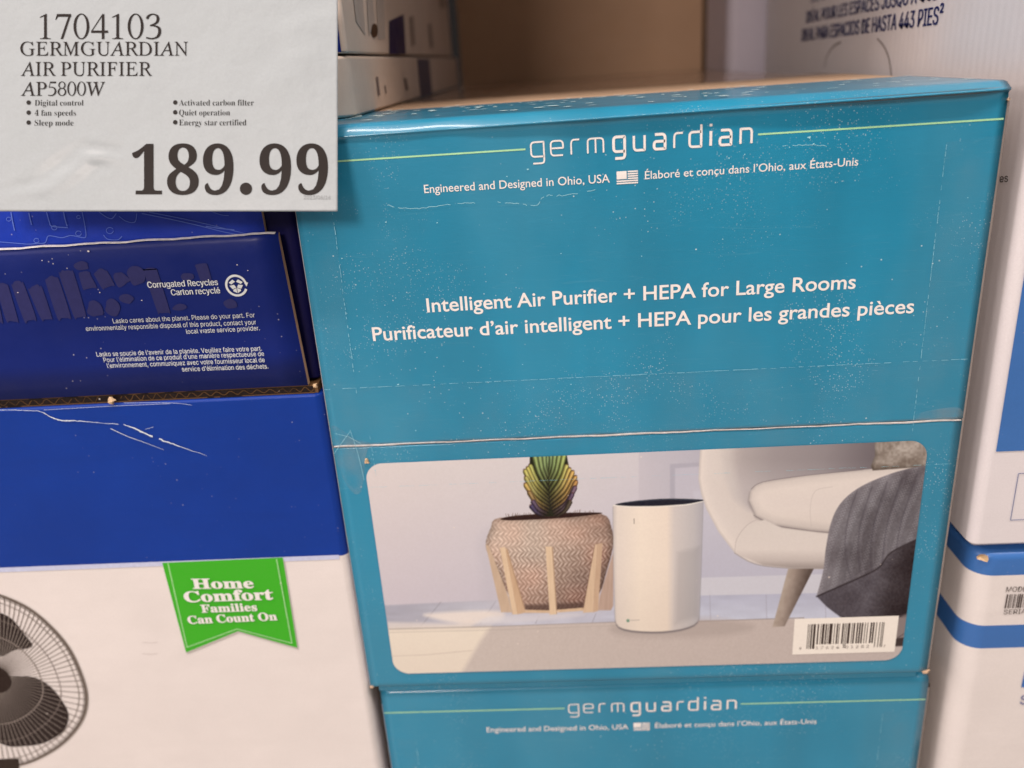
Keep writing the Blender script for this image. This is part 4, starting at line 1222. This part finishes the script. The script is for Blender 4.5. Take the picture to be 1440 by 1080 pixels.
nearw = Thing('white_carton', 'white carton with a navy front and a round hand hole, above the low striped carton', 'carton', (-.1, .12, .391))
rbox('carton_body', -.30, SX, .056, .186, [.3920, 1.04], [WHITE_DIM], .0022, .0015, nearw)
fpn = Print(front(.056), .0004)
fpn.poly([(-.29, .3928), (SX - .0035, .3928), (SX - .0035, 1.03), (-.29, 1.03)])
fpn.build('front_panel', NAVY, nearw)
ho = Print(SR, .0006)
ho.poly([SR.q(525.5 + 4.6 * math.cos(t_), 43 + 10 * math.sin(t_)) for t_ in np.linspace(0, 2 * math.pi, 20, endpoint=False)])
ho.build('hand_hole', ink_mat((70, 50, 38)), nearw)
sp_ = Print(SR, .0004)
quads(sp_, [(494, -20), (508, -20), (513, 50), (500, 30)], [(514, -20), (522, -20), (526, 30), (518, 52)], [(528, -20), (538, -20), (541, 55), (531, 55)])
sp_.build('side_print', ink_mat((172, 152, 140)), nearw)

farw = Thing('white_carton', 'white carton with a dark blue corner, behind the one with the round hand hole', 'carton', (-.1, .40, .391))
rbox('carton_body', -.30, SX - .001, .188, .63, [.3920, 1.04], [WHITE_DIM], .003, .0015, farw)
SF = side_r(SX - .001)
cp = Print(SF, .0004)
quads(cp, [(547, 76.5), (570, 76), (567, 20), (546.5, 30)])
cp.build('corner_panel', NAVY_SHADED, farw)
cp = Print(SF, .0004)
quads(cp, [(575, 24), (581, 22), (584, 62), (578, 66)], [(601, 34), (606, 33), (609, 66), (604, 68)], [(616, -10), (626, -10), (627, 10), (618, 12)])
cp.build('side_print', ink_mat((150, 128, 116)), farw)

# ================================================================== brown and white cartons at the back
bk = Thing('brown_carton', 'plain tall brown carton at the back, behind the top of the teal carton', 'carton', (.15, .40, FLOOR_Z))
KB = card_mat('brown_board', ink((180, 138, 108)), .65, .05, .05, .15)
rbox('carton_body', .0290, .3325, .690, 1.0, [FLOOR_Z + .001, 1.04], [KB], .002, .002, bk)
bk2 = Thing('brown_carton', 'narrow strip of a brown carton at the back, next to the shaded white carton', 'carton', (.35, .85, FLOOR_Z))
rbox('carton_body', .3345, .48, .715, 1.0, [FLOOR_Z + .001, 1.04], [card_mat('brown_board_dull', ink((160, 122, 92)), .65, .05, .12, .25)], .004, .002, bk2)
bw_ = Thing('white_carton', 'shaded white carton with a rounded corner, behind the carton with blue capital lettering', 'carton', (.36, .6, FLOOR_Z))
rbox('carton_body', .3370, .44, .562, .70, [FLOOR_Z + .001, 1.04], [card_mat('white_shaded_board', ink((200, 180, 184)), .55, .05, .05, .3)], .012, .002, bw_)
bt = Thing('brown_carton', 'low glossy brown carton top between the teal carton and the tall brown one', 'carton', (.17, .5, FLOOR_Z))
rbox('carton_body', .0275, .3360, .302, .686, [FLOOR_Z + .001, H - .0006], [KRAFT_FILM], .002, .001, bt)

# ================================================================== white and blue cartons on the right
SXR = .3745
ru = Thing('white_carton', 'big white carton with dark blue capital lettering on its side and blue front panel', 'carton', (.55, .3, .0905))
rbox('carton_body', SXR, .74, 0.0, .550, [.0922, .95], [WHITE_FLUTE], .006, .0035, ru, n=8)
SL = side_l(SXR)
tx = Print(SL, .0004)
L2 = 'IDEAL PARA ESPACIOS DE HASTA 443 PIES²'
text(tx, L2, (1127, 58), (1325, 33.5), 16.5, font=INTER, off=0.0)
L1 = 'IDÉAL POUR LES ESPACES JUSQU’À 443 PI²'
text(tx, L1, (1133.6, 32), (1276.7, 6.7), 15.5, font=INTER, off=0.0, prefix='IDÉAL POUR LES ESPACES JUSQU')
text(tx, 'IDEAL FOR SPACES UP TO 443 FT²', (1140, 4.0), (1300, -32), 14.5, font=INTER, off=0.0)
text(tx, L2, (1127.7, 58), (1325.9, 33.5), 16.5, font=INTER)
text(tx, L1, (1134.2, 32), (1277.5, 6.7), 15.5, font=INTER, prefix='IDÉAL POUR LES ESPACES JUSQU')
tx.build('side_lettering', ink_mat((34, 44, 92)), ru)
t2 = Print(SL, .0004)
text(t2, 'tres', (1398.5, 257), (1418.3, 255.5), 11, font=INTER, off=0)
t2.build('small_lettering', ink_mat((46, 40, 40)), ru)
ar = Print(SL, .0003)
ap = spline([(1160, 95), (1163, 80), (1172, 66), (1183, 59)], 8); ar.strokepx(ap, .8)
ar.build('hand_hole_cut', ink_mat((150, 134, 130)), ru)
ar = Print(SL, .0003)
ap = spline([(1234, 54), (1244, 66), (1251, 84), (1254, 108)], 8); ar.strokepx(ap, np.linspace(1.0, 1.7, len(ap)))
ar.build('hand_hole_cut', ink_mat((150, 134, 130)), ru)
bp = Print(front(0.0), .0004)
FRR = bp.s
e0, e1 = FRR.q(1390.4, 632.5), FRR.q(1400.7, 560)
zbb = FRR.q(1420, 634)[1]
ex = SXR + .0066
bp.poly([(ex, zbb), (.735, zbb), (.735, .93), (ex, .93)])
bp.build('blue_panel', BLUE_R, ru)
fr_ = Print(front(0.0), .0004)
qa, qb = FRR.q(1432, 665.5), FRR.q(1420.4, 731)
xq = (qa[0] + qb[0]) / 2
fr_.stroke([(xq + .14, qb[1]), (xq, qb[1]), (xq, qb[1] + .0004)], .0005)
fr_.stroke([(xq, qb[1]), (xq, qa[1])], .0005); fr_.stroke([(xq, qa[1]), (xq + .14, qa[1])], .0005)
fr_.build('outline_box', ink_mat((120, 120, 146)), ru)

rlw = Thing('white_carton', 'white carton with two blue bands and a barcode, bottom right under the lettered carton', 'carton', (.55, .3, FLOOR_Z))
zt, za, zb_, zc_ = .0878, FRR.q(1440, 809)[1], FRR.q(1440, 879)[1], FRR.q(1440, 911)[1]
rbox('carton_body', .3795, .74, .0005, .62, [FLOOR_Z + .001, zc_, zb_, za, zt], [WHITE, BLUE_R, WHITE, BLUE_R], .013, .005, rlw, n=10)
bl_ = Print(front(.0005), .0004)
text(bl_, 'MODEL', (1414, 832), (1448, 831), 7.0, font=INTER)
text(bl_, 'SERIAL', (1410.5, 863.5), (1448, 862), 6.5, font=INTER)
a0, a1 = bl_.s.q(1412, 855), bl_.s.q(1414, 833.5)
x_ = a0[0]
for k in range(30):
    w_ = random.choice((.0003, .0003, .0006, .0009)); bl_.poly([(x_, a0[1]), (x_ + w_, a0[1]), (x_ + w_, a1[1] - .001), (x_, a1[1] - .001)])
    x_ += w_ + random.choice((.0004, .0004, .0008))
bl_.build('barcode', ink_mat((84, 70, 66)), rlw)
bl2 = Print(front(.0005), .0004)
A = bl2.s.q(1435.5, 966); bl2.poly([A, A + (.12, 0), A + (.12, .0135), A + (.0003, .0135)])
bl2.build('blue_block', BLUE_R, rlw)
bl3 = Print(front(.0005), .0004)
text(bl3, 'S', (1433, 990), (1446, 989.5), 13, font=INTER, off=.01)
bl3.build('letter_print', ink_mat((128, 124, 150)), rlw)
# the crushed corner of its lid
cc_ = np.array([.3835, -.0002, .0848])
V = []; Fc = []
rr = np.random.default_rng(5)
for i in range(10):
    a = 2 * math.pi * i / 10; r_ = .0026 * (1 + .4 * rr.uniform(-1, 1))
    V.append(cc_ + (r_ * math.cos(a), .0012 - .0016 * math.cos(a), r_ * 1.1 * math.sin(a)))
V.append(cc_ + (0, .003, 0))
for i in range(10): Fc.append((i, (i + 1) % 10, 10))
link_mesh('crushed_corner', V, Fc, DEBRIS, rlw)

# ================================================================== paper price sign leaning in front of the stacks
DC_ = .4165
RGT, DWN, FWD = ROT[0], ROT[1], ROT[2]
CS = Surf(CAM + FWD * DC_, RGT, -DWN, -FWD)
sign = Thing('price_sign', 'white paper price sign with black serif lettering, in front of the blue and teal cartons', 'price sign', tuple(CS.to3(np.array([CS.q(237, 297)]))[0]))
cl, cr2 = CS.q(-46, -34), CS.q(474.6, 297)
nxs, nys = 180, 120
us, vs = np.linspace(cl[0], cr2[0], nxs), np.linspace(cr2[1], cl[1], nys)
g = np.array([(u_, v_) for v_ in vs for u_ in us])
fidx = [(j * nxs + i, j * nxs + i + 1, (j + 1) * nxs + i + 1, (j + 1) * nxs + i) for j in range(nys - 1) for i in range(nxs - 1)]
gp = np.stack([CX + (g[:, 0] + (CS.O - CAM) @ CS.U) * F_PX / DC_, CY - (g[:, 1] + (CS.O - CAM) @ CS.V) * F_PX / DC_], 1)
def crease(cx_, cy_, rx_, ry_, ang_, f_, amp_):
    dx_, dy_ = gp[:, 0] - cx_, gp[:, 1] - cy_
    u_ = dx_ * math.cos(ang_) + dy_ * math.sin(ang_)
    return amp_ * np.exp(-(dx_ / rx_) ** 2 - (dy_ / ry_) ** 2) * np.sin(u_ / f_)
hgt = crease(95, 235, 42, 26, .9, 7, .0006) + crease(140, 215, 26, 20, 1.7, 5, .0006) + crease(40, 265, 40, 14, 1.3, 6, .0004) + crease(400, 85, 60, 40, .5, 16, .0005) + crease(420, 25, 60, 22, 1.2, 11, .0004)
Vf = CS.to3(g, hgt); Vb = CS.to3(g, -.0006)
n_ = len(g)
rim = [i for i in range(nxs)] + [j * nxs + nxs - 1 for j in range(1, nys)] + [(nys - 1) * nxs + i for i in range(nxs - 2, -1, -1)] + [j * nxs for j in range(nys - 2, 0, -1)]
Fc = fidx + [tuple(n_ + q_ for q_ in f_[::-1]) for f_ in fidx] + [(rim[k], n_ + rim[k], n_ + rim[(k + 1) % len(rim)], rim[(k + 1) % len(rim)]) for k in range(len(rim))]
link_mesh('paper_sheet', np.concatenate([Vf, Vb]), Fc, PAPER, sign, smooth=[True] * (2 * len(fidx)) + [False] * len(rim))

BLK = ink_mat((46, 38, 36), .5, .55, .05)
BLK2 = ink_mat((54, 48, 46), .5, .55, .05)
def pen(pr, path, x0, y0, sx_, sy_, thick, thin, k=10):
    """broad-nib stroke: heavy where it runs vertically, hairline where it runs level"""
    p_ = spline(path, k); t_ = np.gradient(p_, axis=0); t_ /= np.maximum(np.linalg.norm(t_, axis=1, keepdims=True), 1e-9)
    w_ = thin + (thick - thin) * np.abs(t_[:, 1]) ** 1.3
    uv = np.array([x0, y0]) + p_ * (sx_, sy_)
    t2_ = np.gradient(uv, axis=0); t2_ /= np.maximum(np.linalg.norm(t2_, axis=1, keepdims=True), 1e-9)
    nn = np.stack([-t2_[:, 1], t2_[:, 0]], 1); ww = (w_ * sy_)[:, None] / 2
    pr.strip(uv + nn * ww, uv - nn * ww)
def ring(pr, cx, cy, rx, ry, ix, iy, x0, y0, s_):
    a_ = np.linspace(0, 2 * math.pi, 48, endpoint=False)
    o_ = np.stack([cx + rx * np.cos(a_), cy + ry * np.sin(a_)], 1) * s_ + (x0, y0)
    i_ = np.stack([cx + ix * np.cos(a_), cy + iy * np.sin(a_)], 1) * s_ + (x0, y0)
    pr.strip(o_, i_, closed=True)
def digit(pr, ch, x0, y0, s_):
    P_ = lambda *pts: pr.poly([(x0 + a * s_, y0 + b * s_) for a, b in pts])
    if ch == '0': ring(pr, .35, .5, .315, .51, .205, .47, x0, y0, s_)
    elif ch == '1':
        P_((.30, .03), (.41, .03), (.41, 1.0), (.385, 1.0), (.30, .93)); P_((.14, 0), (.57, 0), (.57, .028), (.14, .028)); P_((.385, 1.0), (.13, .87), (.14, .845), (.30, .905))
        P_((.30, .028), (.22, .028), (.30, .07)); P_((.41, .028), (.49, .028), (.41, .07))
    elif ch == '7':
        P_((.10, .99), (.03, .76), (.055, .755), (.14, .885), (.66, .885), (.66, .99)); P_((.66, .97), (.55, .90), (.24, 0), (.34, 0))
    elif ch == '4':
        P_((.44, 0), (.545, 0), (.545, 1.0), (.44, .93)); P_((.02, .245), (.69, .245), (.69, .335), (.02, .335)); P_((.02, .31), (.06, .31), (.49, .96), (.49, 1.0), (.47, 1.0))
    elif ch == '3':
        pen(pr, [(.08, .80), (.16, .92), (.31, .985), (.48, .92), (.52, .77), (.44, .63), (.22, .53)], x0, y0, s_, s_, .115, .035)
        pen(pr, [(.20, .535), (.38, .525), (.55, .44), (.585, .27), (.50, .09), (.30, .015), (.14, .035), (.05, .055)], x0, y0, s_, s_, .12, .045)
    elif ch == '5':
        P_((.21, 1.0), (.60, 1.0), (.64, 1.03), (.60, .90), (.20, .90)); P_((.205, 1.0), (.235, 1.0), (.14, .60), (.10, .60))
        pen(pr, [(.11, .60), (.30, .61), (.48, .55), (.57, .40), (.57, .25), (.47, .09), (.28, .015), (.06, .04)], x0, y0, s_, s_, .12, .05)
    elif ch == '8':
        ring(pr, .35, .755, .255, .255, .165, .215, x0, y0, s_); ring(pr, .35, .275, .305, .285, .195, .24, x0, y0, s_)
def px2(x, y): return CS.q(x, y)
UPX = DC_ / F_PX
pr = Print(CS, .0002, .000003)
s0 = 35.5 * UPX
for k, ch in enumerate('1704103'):
    c = px2(51.5 + k * 25.4, 55); digit(pr, ch, c[0] + .002 * 0, c[1], s0)
US = .268
I_ = lambda s_: serif(s_, False)
IREF = serif('H', False)
text(pr, I_('GERMGUARDIAN'), (28.8, 78.3), (264.5, 78.3), 19.3, font=MATHF, ref=IREF, unslant=US)
text(pr, I_('AIR PURIFIER'), (29.5, 106.7), (214.3, 106.7), 19.3, font=MATHF, ref=IREF, unslant=US)
text(pr, I_('AP'), (29.5, 134.7), (66, 134.7), 19.3, font=MATHF, ref=IREF, unslant=US)
for k, ch in enumerate('5800'):
    c = px2(66.8 + k * 13.7, 134.7); digit(pr, ch, c[0], c[1], 19.8 * UPX)
text(pr, I_('W'), (121, 134.7), (148, 134.7), 19.3, font=MATHF, ref=IREF, unslant=US)
pr.build('product_lettering', BLK, sign)
pr = Print(CS, .0002, .000003)
text(pr, serif('189', True), (186, 273.3), (328.5, 273.3), 67, font=MATHF, ref=serif('H', True))
pr.disc(px2(346, 265.5), 8.6 * UPX)
text(pr, serif('99', True), (365, 273.3), (461.3, 273.3), 67, font=MATHF, ref=serif('H', True))
pr.build('price_lettering', BLK, sign)
pr = Print(CS, .0002, .000003)
for xa, xb, y_, s_ in ((49, 117.5, 148.7, 'Digital control'), (49, 107, 162.8, '4 fan speeds'), (49, 103.5, 176.8, 'Sleep mode'), (252, 357, 148.5, 'Activated carbon filter'), (252, 323.5, 162.4, 'Quiet operation'), (252, 346.5, 176.4, 'Energy star certified')):
    text(pr, serif(s_, True), (xa, y_), (xb, y_), 8.0, font=MATHF, ref=serif('H', True), off=-.008)
    pr.disc(px2((40.5 if xa < 100 else 246.6), y_ - 4.4), 3.1 * UPX)
    if s_ in ('Sleep mode', 'Energy star certified'):
        pr.build('feature_lettering', BLK2, sign); pr = Print(CS, .0002, .000003)
pr = Print(CS, .0002, .000003)
text(pr, '2023/06/16', (427.3, 280.3), (465, 280.3), 5.4, font=INTER, off=0)
pr.build('date_lettering', ink_mat((150, 144, 142)), sign)
